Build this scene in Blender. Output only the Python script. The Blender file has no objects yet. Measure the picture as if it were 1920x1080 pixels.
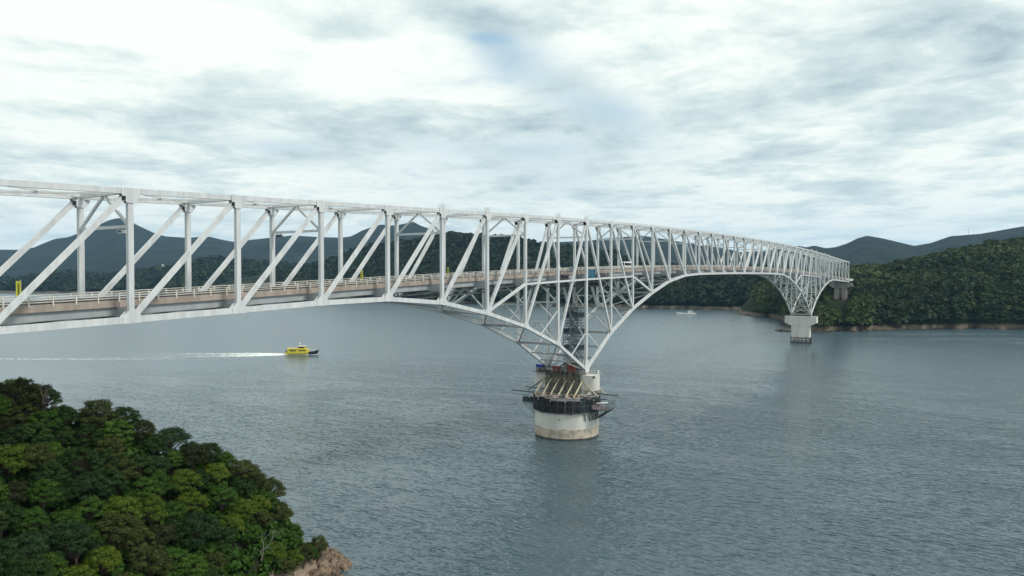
import bpy, math, random
import numpy as np
from mathutils import Vector, Matrix

random.seed(7)
RNG = np.random.default_rng(11)
SC = bpy.context.scene
COL = SC.collection

# ------------------------------------------------------------------ camera
CAM = np.array([-224.27, -114.09, 56.46])
YAW, PITCH, FPX = 0.572766, -0.019964, 1357.86
cd = bpy.data.cameras.new('camera'); cam = bpy.data.objects.new('camera', cd); COL.objects.link(cam)
cd.sensor_width = 36; cd.lens = FPX / 1920 * 36; cd.clip_start = 1; cd.clip_end = 60000
cam.location = CAM
cam.rotation_euler = Vector((math.cos(YAW)*math.cos(PITCH), math.sin(YAW)*math.cos(PITCH), math.sin(PITCH))).to_track_quat('-Z', 'Y').to_euler()
SC.camera = cam

# ------------------------------------------------------------------ world, sun, exposure
SUN_EL, SUN_AZ = math.radians(48), math.radians(-78)      # azimuth counted from +X towards +Y
SKY_STRENGTH = 0.10
w = bpy.data.worlds.new('World'); SC.world = w; w.use_nodes = True
nt = w.node_tree; N = nt.nodes; L = nt.links; N.clear()


class NB:
    """small helper to write node graphs"""
    def __init__(s, tree): s.t = tree
    def n(s, kind, **kw):
        o = s.t.nodes.new(kind)
        for k, v in kw.items(): setattr(o, k, v)
        return o
    def put(s, sock, v):
        if isinstance(v, bpy.types.NodeSocket): s.t.links.new(v, sock)
        elif v is not None: sock.default_value = v
    def m(s, op, a, b=None, c=None, clamp=False):
        o = s.n('ShaderNodeMath', operation=op, use_clamp=clamp)
        for i, v in enumerate((a, b, c)):
            if v is not None: s.put(o.inputs[i], v)
        return o.outputs[0]
    def vm(s, op, a, b=None):
        o = s.n('ShaderNodeVectorMath', operation=op)
        s.put(o.inputs[0], a)
        if b is not None: s.put(o.inputs[1], b)
        return o.outputs['Value'] if op in ('DOT_PRODUCT', 'LENGTH') else o.outputs[0]
    def noise(s, vec, scale, detail=4, rough=.55, dist=0., dim='3D'):
        o = s.n('ShaderNodeTexNoise', noise_dimensions=dim)
        if vec is not None: s.put(o.inputs['Vector'], vec)
        o.inputs['Scale'].default_value = scale; o.inputs['Detail'].default_value = detail
        o.inputs['Roughness'].default_value = rough; o.inputs['Distortion'].default_value = dist
        return o.outputs['Fac']
    def ramp(s, fac, stops, interp='LINEAR'):
        o = s.n('ShaderNodeValToRGB'); s.put(o.inputs[0], fac); cr = o.color_ramp; cr.interpolation = interp
        while len(cr.elements) < len(stops): cr.elements.new(.5)
        for e, (p, c) in zip(cr.elements, stops):
            e.position = p; e.color = (c, c, c, 1) if isinstance(c, (int, float)) else (*c, 1)
        return o.outputs[0]
    def mix(s, fac, a, b, blend='MIX'):
        o = s.n('ShaderNodeMix', data_type='RGBA', blend_type=blend)
        s.put(o.inputs[0], fac); s.put(o.inputs[6], (*a, 1) if isinstance(a, tuple) else a); s.put(o.inputs[7], (*b, 1) if isinstance(b, tuple) else b)
        return o.outputs[2]
    def mapr(s, v, a, b, c, d):
        o = s.n('ShaderNodeMapRange'); s.put(o.inputs[0], v)
        for i, q in enumerate((a, b, c, d)): o.inputs[i+1].default_value = q
        o.interpolation_type = 'SMOOTHSTEP'
        return o.outputs[0]
    def comb(s, x, y, z=0.):
        o = s.n('ShaderNodeCombineXYZ'); s.put(o.inputs[0], x); s.put(o.inputs[1], y); s.put(o.inputs[2], z)
        return o.outputs[0]


b = NB(nt)
out = b.n('ShaderNodeOutputWorld'); bg = b.n('ShaderNodeBackground')
sky = b.n('ShaderNodeTexSky', sky_type='NISHITA'); sky.sun_disc = False
sky.sun_elevation = SUN_EL; sky.sun_rotation = math.pi/2 - SUN_AZ
sky.air_density = 1.0; sky.dust_density = 2.0; sky.ozone_density = 1.5
dirv = b.n('ShaderNodeTexCoord').outputs['Generated']
fa = b.vm('DOT_PRODUCT', dirv, (math.cos(YAW), math.sin(YAW), 0))
fb = b.vm('DOT_PRODUCT', dirv, (math.sin(YAW), -math.cos(YAW), 0))
sx = b.n('ShaderNodeSeparateXYZ'); b.put(sx.inputs[0], dirv)
fc = b.m('MAXIMUM', sx.outputs[2], 0.0)
den = b.m('ADD', fc, 0.10)
pv = b.comb(b.m('DIVIDE', fb, den), b.m('DIVIDE', fa, den), 0.37)       # cloud layer seen from below
n1 = b.noise(pv, 1.1, 10, .63, .12)
n2 = b.noise(b.vm('ADD', pv, (4.2, 1.7, 3.)), 2.3, 9, .64, .2)
n3 = b.noise(b.vm('ADD', pv, (9.2, 7.7, 5.)), 0.32, 5, .55, .3)
fas = b.m('MAXIMUM', fa, 0.05)
tx = b.m('DIVIDE', fb, fas); ty = b.m('DIVIDE', fc, fas)
front = b.mapr(fa, 0.05, 0.3, 0., 1.)
wob = b.m('MULTIPLY', b.m('SUBTRACT', n2, .5), 1.6)


def blob(cx, cy, rx, ry, tilt=0.):
    c, s = math.cos(tilt), math.sin(tilt)
    dx = b.m('SUBTRACT', tx, cx); dy = b.m('SUBTRACT', ty, cy)
    u = b.m('DIVIDE', b.m('ADD', b.m('MULTIPLY', dx, c), b.m('MULTIPLY', dy, s)), rx)
    v = b.m('DIVIDE', b.m('SUBTRACT', b.m('MULTIPLY', dy, c), b.m('MULTIPLY', dx, s)), ry)
    r2 = b.m('ADD', b.m('MULTIPLY', u, u), b.m('MULTIPLY', v, v))
    g = b.m('POWER', 2.718, b.m('MULTIPLY', r2, -1.))
    return b.m('MULTIPLY', g, front)


def add(*a):
    r = a[0]
    for q in a[1:]: r = b.m('ADD', r, q)
    return r


# holes in the cloud deck (thin places where blue shows), and heavy grey banks
hole = add(b.m('MULTIPLY', blob(-.035, .324, .030, .009, -.05), .30), b.m('MULTIPLY', blob(-.015, .300, .05, .036, -.6), .17), b.m('MULTIPLY', blob(.09, .240, .13, .045, -.4), .19), b.m('MULTIPLY', blob(.17, .212, .10, .035, -.3), .12),
           b.m('MULTIPLY', blob(.05, .125, .18, .035, 0.), .22), b.m('MULTIPLY', blob(.37, .225, .08, .02, .1), .20), b.m('MULTIPLY', blob(-.33, .175, .12, .014, -.1), .18), b.m('MULTIPLY', blob(-.05, .175, .2, .016, -.05), .15))
cov = b.m('ADD', b.m('SUBTRACT', b.m('ADD', b.m('MULTIPLY', n1, .75), b.m('MULTIPLY', n3, .35)), hole), b.m('MULTIPLY', wob, .36))
cloud = b.mapr(cov, .12, .52, .10, 1.)
grey = add(b.m('MULTIPLY', blob(.665, .350, .11, .026, .12), .62), b.m('MULTIPLY', blob(.66, .29, .075, .035, .5), .52), b.m('MULTIPLY', blob(-.56, .305, .16, .012, -.13), .32), b.m('MULTIPLY', blob(-.34, .235, .34, .028, -.26), .30), b.m('MULTIPLY', blob(-.62, .225, .22, .022, -.05), .26),
           b.m('MULTIPLY', blob(-.02, .205, .20, .03, -.12), .42), b.m('MULTIPLY', blob(-.03, .345, .10, .022, -.25), .40), b.m('MULTIPLY', blob(.02, .275, .08, .05, -.5), .30), b.m('MULTIPLY', blob(-.24, .335, .08, .02, 0), .35), b.m('MULTIPLY', blob(.35, .31, .3, .07, 0), .20), b.m('MULTIPLY', blob(-.3, .155, .4, .018, 0), .22), b.m('MULTIPLY', blob(.45, .17, .35, .05, 0), .14))
bright = add(b.m('MULTIPLY', blob(-.58, .345, .36, .06, -.10), .55), b.m('MULTIPLY', blob(-.10, .265, .10, .03, -.3), .40), b.m('MULTIPLY', blob(-.66, .26, .2, .016, -.1), .35), b.m('MULTIPLY', blob(-.22, .28, .2, .03, -.1), .3))
dens = b.m('ADD', b.m('SUBTRACT', b.m('ADD', b.m('MULTIPLY', n2, 2.1), b.m('MULTIPLY', n1, 1.5)), 1.66), b.m('MULTIPLY', b.m('SUBTRACT', grey, bright), b.m('ADD', .35, b.m('MULTIPLY', n2, 1.3))))
ccol = b.ramp(dens, [(0., (8.9, 9.3, 8.7)), (.16, (7.9, 8.6, 8.2)), (.42, (6.2, 7.2, 7.1)), (.75, (4.7, 5.8, 6.0)), (1., (3.5, 4.5, 5.0))])
blue = b.mix(.72, sky.outputs[0], (4.0, 5.9, 7.2))
skyc = b.mix(cloud, blue, ccol)
hz = b.mapr(fc, .0, .12, .45, 0.)
skyc = b.mix(hz, skyc, (6.9, 8.0, 8.0))
b.put(bg.inputs[0], skyc); bg.inputs[1].default_value = SKY_STRENGTH
L.new(bg.outputs[0], out.inputs[0])

sl = bpy.data.lights.new('sun', 'SUN'); sl.energy = 2.1; sl.angle = math.radians(10); sl.color = (1, .95, .87)
so = bpy.data.objects.new('sun', sl); COL.objects.link(so)
sd = Vector((math.cos(SUN_EL)*math.cos(SUN_AZ), math.cos(SUN_EL)*math.sin(SUN_AZ), math.sin(SUN_EL)))
so.rotation_euler = sd.to_track_quat('Z', 'Y').to_euler(); so.location = (0, -400, 900)

SC.view_settings.view_transform = 'Standard'; SC.view_settings.look = 'None'
SC.view_settings.exposure = 0.22; SC.view_settings.gamma = 1.0; SC.view_settings.use_curve_mapping = False
SC.cycles.max_bounces = 8; SC.cycles.diffuse_bounces = 3; SC.cycles.glossy_bounces = 3
SC.cycles.transparent_max_bounces = 8; SC.cycles.volume_bounces = 1

# ------------------------------------------------------------------ materials
def mat(name, col, rough=.6, metal=0., var=.12, scale=.6, bump=0., bscale=4., col2=None, spec=.4, streak=False):
    m = bpy.data.materials.new(name); m.use_nodes = True; t = m.node_tree; t.nodes.clear(); q = NB(t)
    o = q.n('ShaderNodeOutputMaterial'); p = q.n('ShaderNodeBsdfPrincipled')
    geo = q.n('ShaderNodeNewGeometry').outputs['Position']
    v = q.vm('MULTIPLY', geo, (1, 1, .15)) if streak else geo
    f = q.noise(v, scale, 5, .6)
    c1 = tuple(min(1, c*(1+var)) for c in col)
    c2 = col2 or tuple(c*(1-var*1.6) for c in col)
    q.put(p.inputs['Base Color'], q.mix(q.mapr(f, .35, .68, 0., 1.), c1, c2))
    p.inputs['Roughness'].default_value = rough; p.inputs['Metallic'].default_value = metal
    p.inputs['Specular IOR Level'].default_value = spec
    if bump:
        bn = q.n('ShaderNodeBump'); bn.inputs['Strength'].default_value = bump; bn.inputs['Distance'].default_value = .1
        q.put(bn.inputs['Height'], q.noise(geo, bscale, 5, .6)); t.links.new(bn.outputs[0], p.inputs['Normal'])
    t.links.new(p.outputs[0], o.inputs[0])
    return m


M = {}
M['steel'] = mat('white_steel_paint', (.63, .645, .65), .45, 0, .05, .9, 0, 4, streak=True, col2=(.54, .555, .56))
M['steel_dim'] = mat('dimmed_steel_paint', (.36, .365, .36), .5, 0, .12, .5, streak=True)  # steel paint darkened to put the underside shade into the lower bracing
M['stringer'] = mat('grey_girder_paint', (.36, .375, .39), .5, 0, .08, .4)
M['fascia'] = mat('tan_concrete_edge', (.35, .29, .25), .8, 0, .12, .5, .2, 3, streak=True)
M['asphalt'] = mat('asphalt', (.13, .13, .13), .85, 0, .1, 1.5)
M['paintline'] = mat('road_paint', (.7, .7, .68), .6)
M['rail'] = mat('pale_railing_paint', (.64, .61, .55), .45, 0, .05)
M['concrete'] = mat('pier_concrete', (.63, .61, .56), .8, 0, .07, .25, .15, 2, streak=True)
M['concrete_tide'] = mat('tide_stained_concrete', (.46, .40, .32), .8, 0, .18, .6, .3, 2)
M['concrete_shaded'] = mat('shaded_concrete', (.27, .255, .23), .85, 0, .15, .3, .2, 2, streak=True)  # pier concrete darkened to carry the shade under the far truss end
M['dark_steel'] = mat('dark_scaffold_steel', (.10, .105, .11), .5, .3, .2, 1.)
M['pole'] = mat('galvanised_pole', (.30, .31, .28), .45, .4, .2, 1.)
M['strut'] = mat('cream_strut', (.58, .52, .38), .5, 0, .12, 1.)
M['rusty'] = mat('rusty_sheet', (.16, .075, .045), .8, .1, .4, 1.5)
M['net_dark'] = mat('dark_netting', (.016, .016, .021), .8, 0, .5, .9, .3, 6, streak=True)
M['net_brown'] = mat('brown_netting', (.026, .018, .018), .8, 0, .5, .9, .3, 6, streak=True)
M['net_teal'] = mat('teal_netting', (.018, .027, .034), .8, 0, .4, .9, .3, 6, streak=True)
M['net_olive'] = mat('olive_netting', (.17, .165, .125), .85, 0, .45, 1.4, .4, 5, streak=True, col2=(.05, .045, .035))
M['net_blue'] = mat('slate_blue_scaffold', (.15, .185, .215), .6, .1, .35, 1.4)
M['tarp'] = mat('blue_tarpaulin', (.025, .115, .185), .6, 0, .25, .8, .5, 2)
M['bluebox'] = mat('blue_container_paint', (.025, .045, .30), .6, 0, .3, 2)
M['redbox'] = mat('red_machine_paint', (.20, .040, .028), .7, 0, .45, 1.6, streak=True)
M['pinksheet'] = mat('faded_pink_sheet', (.42, .30, .31), .7, 0, .2, 1.2)
M['whiteplate'] = mat('white_plate', (.78, .78, .76), .5)
M['black'] = mat('black_fitting', (.015, .015, .018), .5)
M['yellow'] = mat('yellow_hull_paint', (.62, .52, .06), .35, 0, .08, 2)
M['yellow_cloth'] = mat('yellow_banner_cloth', (.55, .56, .06), .8, 0, .08, 2)
M['white'] = mat('white_gloss_paint', (.78, .79, .78), .35, 0, .04, 2)
M['cream'] = mat('cream_paint', (.72, .70, .52), .4, 0, .05, 2)
M['glass'] = mat('dark_window_glass', (.012, .016, .02), .08, 0, .1, 2)
M['hullblack'] = mat('black_hull_paint', (.018, .022, .03), .4)
M['tyre'] = mat('rubber', (.02, .02, .02), .8)
M['bark'] = mat('bark', (.085, .065, .05), .9, 0, .3, 4, .5, 12)
M['deadwood'] = mat('bleached_dead_wood', (.19, .175, .15), .85, 0, .2, 4)
M['rock'] = mat('tan_shore_rock', (.17, .125, .088), .9, 0, .35, .9, .8, 3, col2=(.05, .038, .03))
M['rock_dark'] = mat('wet_dark_rock', (.055, .05, .045), .6, 0, .4, .5, .6, 2)
M['rust'] = mat('fender_steel', (.08, .08, .10), .6, .2, .3, 1.)


def leafmat(name, c1, c2, c3, scale=.9):
    m = bpy.data.materials.new(name); m.use_nodes = True; t = m.node_tree; t.nodes.clear(); q = NB(t)
    o = q.n('ShaderNodeOutputMaterial'); p = q.n('ShaderNodeBsdfPrincipled')
    at = q.n('ShaderNodeAttribute', attribute_name='tint')
    oi = q.n('ShaderNodeObjectInfo').outputs['Random']
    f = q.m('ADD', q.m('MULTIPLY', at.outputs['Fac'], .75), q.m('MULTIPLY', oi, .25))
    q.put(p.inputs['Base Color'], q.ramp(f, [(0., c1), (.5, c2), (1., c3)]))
    p.inputs['Roughness'].default_value = .6; p.inputs['Specular IOR Level'].default_value = .12
    tr = q.n('ShaderNodeBsdfTranslucent'); q.put(tr.inputs[0], q.ramp(f, [(0., c1), (1., c3)]))
    ms = q.n('ShaderNodeMixShader'); ms.inputs[0].default_value = .12
    t.links.new(p.outputs[0], ms.inputs[1]); t.links.new(tr.outputs[0], ms.inputs[2]); t.links.new(ms.outputs[0], o.inputs[0])
    return m


# ------------------------------------------------------------------ mesh helpers
def link_mesh(name, verts, faces, material, parent=None, origin=(0, 0, 0), smooth=False, mats=None, midx=None):
    me = bpy.data.meshes.new(name)
    v = np.asarray(verts, float) - np.asarray(origin, float)
    me.from_pydata([tuple(x) for x in v], [], faces)
    for mm in (mats or [material]): me.materials.append(mm)
    if midx is not None: me.polygons.foreach_set('material_index', midx)
    if smooth: me.polygons.foreach_set('use_smooth', [True]*len(me.polygons))
    me.update()
    o = bpy.data.objects.new(name, me); COL.objects.link(o)
    if parent: o.parent = parent
    return o


def big_mesh(name, V, F4, material, tint=None, smooth=False):
    """fast quad / triangle mesh from numpy arrays"""
    me = bpy.data.meshes.new(name); k = F4.shape[1]
    me.vertices.add(len(V)); me.vertices.foreach_set('co', V.astype(np.float32).ravel())
    me.loops.add(F4.size); me.loops.foreach_set('vertex_index', F4.astype(np.int32).ravel())
    me.polygons.add(len(F4)); me.polygons.foreach_set('loop_start', np.arange(0, F4.size, k, dtype=np.int32))
    if smooth: me.polygons.foreach_set('use_smooth', np.ones(len(F4), bool))
    me.materials.append(material)
    if tint is not None:
        a = me.attributes.new('tint', 'FLOAT', 'FACE'); a.data.foreach_set('value', tint.astype(np.float32))
    me.update(calc_edges=True); me.validate()
    return me


def tag(o, label=None, cat=None, group=None, kind=None):
    if label: o['label'] = label
    if cat: o['category'] = cat
    if group: o['group'] = group
    if kind: o['kind'] = kind
    return o


class Thing:
    def __init__(s, name, origin, label, cat, group=None):
        s.o = bpy.data.objects.new(name, None); COL.objects.link(s.o); s.o.location = origin; s.org = np.array(origin, float)
        tag(s.o, label, cat, group)
    def part(s, name, mb, m, parent=None, smooth=False):
        o = link_mesh(name, mb.v, mb.f, m, parent or s.o, s.org, smooth)
        return o


class MB:
    def __init__(s): s.v = []; s.f = []
    def add(s, v, f):
        k = len(s.v); s.v += [tuple(map(float, x)) for x in v]; s.f += [tuple(i+k for i in q) for q in f]; return s
    def box(s, x0, x1, y0, y1, z0, z1):
        return s.add([(x0, y0, z0), (x1, y0, z0), (x1, y1, z0), (x0, y1, z0), (x0, y0, z1), (x1, y0, z1), (x1, y1, z1), (x0, y1, z1)],
                     [(0, 3, 2, 1), (4, 5, 6, 7), (0, 1, 5, 4), (1, 2, 6, 5), (2, 3, 7, 6), (3, 0, 4, 7)])
    def beam(s, p, q, w, h, up=(0, 0, 1)):
        """box from p to q; w across, h along 'up'"""
        p = np.array(p, float); q = np.array(q, float); d = q-p; d /= np.linalg.norm(d)
        u = np.array(up, float)
        if abs(d@u) > .98: u = np.array((1., 0, 0))
        r = np.cross(d, u); r /= np.linalg.norm(r); u = np.cross(r, d)
        a = [(-1, -1), (1, -1), (1, 1), (-1, 1)]
        v = [p+r*i*w/2+u*j*h/2 for i, j in a]+[q+r*i*w/2+u*j*h/2 for i, j in a]
        return s.add(v, [(0, 1, 2, 3), (7, 6, 5, 4), (0, 4, 5, 1), (1, 5, 6, 2), (2, 6, 7, 3), (3, 7, 4, 0)])
    def sweep(s, pts, w, h):
        """box section swept along a polyline lying in a vertical plane"""
        pts = [np.array(p, float) for p in pts]; v = []; f = []
        for i, p in enumerate(pts):
            d = pts[min(i+1, len(pts)-1)]-pts[max(i-1, 0)]; d /= np.linalg.norm(d)
            r = np.cross(d, (0, 0, 1)); r /= np.linalg.norm(r); u = np.cross(r, d)
            v += [p-r*w/2-u*h/2, p+r*w/2-u*h/2, p+r*w/2+u*h/2, p-r*w/2+u*h/2]
            if i:
                k = 4*(i-1)
                for j in range(4): f.append((k+j, k+(j+1) % 4, k+4+(j+1) % 4, k+4+j))
        f.append((3, 2, 1, 0)); k = 4*(len(pts)-1); f.append((k, k+1, k+2, k+3))
        return s.add(v, f)
    def tube(s, p, q, r0, r1=None, n=8, caps=True):
        r1 = r0 if r1 is None else r1
        p = np.array(p, float); q = np.array(q, float); d = q-p; d /= np.linalg.norm(d)
        a = np.array((0, 0, 1.)) if abs(d[2]) < .9 else np.array((1., 0, 0))
        u = np.cross(d, a); u /= np.linalg.norm(u); w_ = np.cross(d, u)
        v = []
        for c, r in ((p, r0), (q, r1)):
            v += [c+(u*math.cos(t)+w_*math.sin(t))*r for t in np.arange(n)*2*math.pi/n]
        f = [(i, (i+1) % n, n+(i+1) % n, n+i) for i in range(n)]
        if caps: f += [tuple(reversed(range(n))), tuple(range(n, 2*n))]
        return s.add(v, f)
    def prism(s, poly, z0, z1):
        n = len(poly); v = [(x, y, z0) for x, y in poly]+[(x, y, z1) for x, y in poly]
        return s.add(v, [tuple(reversed(range(n))), tuple(range(n, 2*n))]+[(i, (i+1) % n, n+(i+1) % n, n+i) for i in range(n)])
    def loft(s, rings):
        n = len(rings[0]); v = [p for r in rings for p in r]; f = []
        for k in range(len(rings)-1):
            for i in range(n): f.append((k*n+i, k*n+(i+1) % n, (k+1)*n+(i+1) % n, (k+1)*n+i))
        f.append(tuple(reversed(range(n)))); f.append(tuple(range((len(rings)-1)*n, len(rings)*n)))
        return s.add(v, f)
    def sphere(s, c, r, n=10, m=6):
        v = []; f = []
        for i in range(m+1):
            t = math.pi*i/m
            for j in range(n): v.append((c[0]+r*math.sin(t)*math.cos(2*math.pi*j/n), c[1]+r*math.sin(t)*math.sin(2*math.pi*j/n), c[2]+r*math.cos(t)))
        for i in range(m):
            for j in range(n): f.append((i*n+j, (i+1)*n+j, (i+1)*n+(j+1) % n, i*n+(j+1) % n))
        return s.add(v, f)


# value noise for terrain
def vnoise(x, y, seed=0):
    xi = np.floor(x).astype(np.int64); yi = np.floor(y).astype(np.int64); fx = x-xi; fy = y-yi
    fx = fx*fx*(3-2*fx); fy = fy*fy*(3-2*fy)
    def h(a, c):
        n = (a*374761393 + c*668265263 + seed*1442695041) & 0x7fffffff
        n = ((n ^ (n >> 13))*1274126177) & 0x7fffffff
        return ((n ^ (n >> 16)) & 0xffff)/65535.
    return (h(xi, yi)*(1-fx)+h(xi+1, yi)*fx)*(1-fy)+(h(xi, yi+1)*(1-fx)+h(xi+1, yi+1)*fx)*fy


def fbm(x, y, oct=5, seed=0, gain=.5):
    a = 1.; s = 0.; t = 0.
    for i in range(oct):
        s = s+a*(vnoise(x, y, seed+i)-.5); t += a; x = x*2.03+11.3; y = y*2.03+5.7; a *= gain
    return s/t*2


FWH = np.array([math.cos(YAW), math.sin(YAW)]); RH = np.array([math.sin(YAW), -math.cos(YAW)])


def ground_xy(D, S):
    D = np.asarray(D, float); S = np.asarray(S, float)
    return CAM[0]+D*FWH[0]+S*RH[0], CAM[1]+D*FWH[1]+S*RH[1]


# ------------------------------------------------------------------ water and sea bed
WAVE = (.70, .25, .17)


def water_mat():
    m = bpy.data.materials.new('sea_water'); m.use_nodes = True; t = m.node_tree; t.nodes.clear(); q = NB(t)
    o = q.n('ShaderNodeOutputMaterial'); p = q.n('ShaderNodeBsdfPrincipled')
    g = q.n('ShaderNodeNewGeometry').outputs['Position']
    mp = q.n('ShaderNodeMapping'); q.put(mp.inputs[0], g); mp.inputs['Rotation'].default_value = (0, 0, -YAW-.25); mp.inputs['Scale'].default_value = (1.35, .62, 1)
    mv = mp.outputs[0]
    big = q.noise(mv, .009, 4, .6, .6); mid = q.noise(mv, .045, 4, .6, .4)
    calm = q.mapr(q.m('ADD', q.m('MULTIPLY', big, .55), q.m('MULTIPLY', mid, .45)), .38, .60, .42, 1.)
    def ridge(sc, det): return q.m('SUBTRACT', 1., q.m('ABSOLUTE', q.m('SUBTRACT', q.m('MULTIPLY', q.noise(mv, sc, det, .5, .25), 2.), 1.)))
    h = q.m('ADD', q.m('MULTIPLY', ridge(.36, 2.), WAVE[0]), q.m('ADD', q.m('MULTIPLY', q.noise(mv, .11, 2, .5, .3), WAVE[1]), q.m('MULTIPLY', q.noise(mv, 1.1, 3, .6, .3), WAVE[2])))
    bn = q.n('ShaderNodeBump'); bn.inputs['Distance'].default_value = 1.0; bn.inputs['Strength'].default_value = 1.0
    dist = q.vm('LENGTH', q.vm('SUBTRACT', g, (-150., -70., 0.)))          # the tidal race is roughest round the near headland
    race = q.mapr(dist, 60., 560., 1., .12)
    d2 = q.vm('LENGTH', q.vm('MULTIPLY', q.vm('SUBTRACT', g, (560., -70., 0.)), (1.6, .7, 1.)))
    eddy = q.mapr(q.noise(q.vm('MULTIPLY', mv, (1., .25, 1.)), .05, 4, .65, .8), .45, .60, 0., 1.)
    race = q.m('MAXIMUM', race, q.m('MULTIPLY', q.mapr(d2, 60., 230., .8, 0.), eddy))        # tide rip off the far headland
    q.put(bn.inputs['Height'], q.m('MULTIPLY', h, q.m('MULTIPLY', calm, race)))
    q.put(p.inputs['Base Color'], q.mix(mid, (.033, .064, .084), (.066, .112, .134)))
    q.put(p.inputs['Roughness'], q.mapr(dist, 120., 560., .09, .25)); p.inputs['IOR'].default_value = 1.5
    t.links.new(bn.outputs[0], p.inputs['Normal']); t.links.new(p.outputs[0], o.inputs[0])
    return m


M['water'] = water_mat()
cx, cy = ground_xy(3000, 0)
mb = MB(); R = 11000
n = 48
mb.add([(cx, cy, 0)]+[(cx+R*math.cos(2*math.pi*i/n), cy+R*math.sin(2*math.pi*i/n), 0) for i in range(n)], [(0, 1+i, 1+(i+1) % n) for i in range(n)])
tag(link_mesh('sea_water', mb.v, mb.f, M['water']), 'grey-blue rippled water of the strait', kind='structure')

# ------------------------------------------------------------------ hills
def hillmat(name, c1, c2, rock, shore=4.6, scale=.05):
    m = bpy.data.materials.new(name); m.use_nodes = True; t = m.node_tree; t.nodes.clear(); q = NB(t)
    o = q.n('ShaderNodeOutputMaterial'); p = q.n('ShaderNodeBsdfPrincipled')
    g = q.n('ShaderNodeNewGeometry').outputs['Position']
    f = q.noise(g, scale, 6, .65); f2 = q.noise(g, scale*.12, 4, .6)
    c = q.mix(q.mapr(f, .35, .65, 0., 1.), c1, c2)
    c = q.mix(q.m('MULTIPLY', q.mapr(f2, .4, .7, 0., 1.), .5), c, tuple(x*.6 for x in c1))
    sx = q.n('ShaderNodeSeparateXYZ'); q.put(sx.inputs[0], g)
    z = q.m('ADD', sx.outputs[2], q.m('MULTIPLY', q.m('SUBTRACT', q.noise(g, .12, 4, .6), .5), 3.))
    rk = q.mix(q.mapr(q.noise(g, .5, 5, .7), .3, .7, 0., 1.), rock, tuple(x*.45 for x in rock))
    rk = q.mix(q.mapr(z, .3, 1.1, 1., 0.), rk, (.035, .032, .030))
    q.put(p.inputs['Base Color'], q.mix(q.mapr(z, shore*.8, shore*1.25, 0., 1.), rk, c))
    p.inputs['Roughness'].default_value = .95; p.inputs['Specular IOR Level'].default_value = .1
    bn = q.n('ShaderNodeBump'); bn.inputs['Strength'].default_value = .9; bn.inputs['Distance'].default_value = .3/scale*.1
    q.put(bn.inputs['Height'], f); t.links.new(bn.outputs[0], p.inputs['Normal']); t.links.new(p.outputs[0], o.inputs[0])
    return m


M['hill_near'] = hillmat('forest_floor_green', (.014, .024, .009), (.028, .038, .014), (.18, .15, .11))
M['slope'] = hillmat('bare_brown_slope', (.050, .042, .026), (.085, .068, .045), (.12, .10, .075))
M['hill_mid'] = hillmat('forest_hill_green', (.010, .018, .008), (.020, .030, .013), (.20, .17, .13))
M['hill_far'] = hillmat('far_mountain_forest', (.008, .014, .013), (.016, .024, .019), (.08, .09, .08), scale=.012)


class Hill:
    """land between a shoreline and a crest, described in distance D and sideways bearing from the viewpoint"""
    def __init__(s, crest, Dc, Db, drop=0., p=.6, amp=4., nscale=.03, back=1.0, seed=0, jag=0.):
        s.jag = jag
        s.u = np.array([c[0] for c in crest], float); s.y = np.array([c[1] for c in crest], float)
        s.Dc, s.Db, s.drop, s.p, s.amp, s.ns, s.back, s.seed = Dc, Db, drop, p, amp, nscale, back, seed
    def curve(s, tab, u): return np.interp(u, [a for a, _ in tab], [c for _, c in tab])
    def crest_z(s, u):
        return CAM[2]+(513.-np.interp(u, s.u, s.y))/FPX*s.curve(s.Dc, u)-s.drop
    def z(s, u, t):
        """t: 0 shoreline, 1 crest, 2 back foot"""
        zc = np.maximum(s.crest_z(u), 1.)
        Db = s.curve(s.Db, u)+s.jag*(fbm(np.asarray(u, float)*.035, np.asarray(u, float)*0+s.seed, 4, s.seed)); Dc = s.curve(s.Dc, u)
        D = np.where(t <= 1, Db+(Dc-Db)*t, Dc+(t-1)*(Dc-Db)*s.back)
        x, y = ground_xy(D, (u-960)/FPX*D)
        tt = np.clip(t, 0, 1)
        f = np.where(t <= 1, tt**s.p, 1-(t-1)**1.4*1.02)
        z = zc*f
        ramp = np.clip(t*6, 0, 1)*np.clip(abs(1-t)*4, .12, 1)
        z = z+s.amp*ramp*fbm(x*s.ns, y*s.ns, 5, s.seed)
        z = z+np.clip(t*12, 0, 1)*np.clip(1-t*3, 0, 1)*1.3*fbm(x*.15, y*.15, 4, s.seed+5)
        z = np.where(t < 0, t*60., z)
        return x, y, z, D
    def build(s, name, label, m, nu=200, nt_=60):
        us = np.linspace(s.u[0], s.u[-1], nu)
        ts = np.concatenate([[-.12, -.04], np.linspace(0, 1, nt_)**1.25, np.linspace(1, 2, nt_//3)[1:]])
        U, T = np.meshgrid(us, ts, indexing='ij'); x, y, z, D = s.z(U, T)
        V = np.stack([x, y, z], -1).reshape(-1, 3); a = np.arange(nu*len(ts)).reshape(nu, len(ts))
        F = np.stack([a[:-1, :-1], a[1:, :-1], a[1:, 1:], a[:-1, 1:]], -1).reshape(-1, 4)
        me = big_mesh(name, V, F, m, smooth=True)
        o = bpy.data.objects.new(name, me); COL.objects.link(o); tag(o, label, kind='structure'); return o


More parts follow.
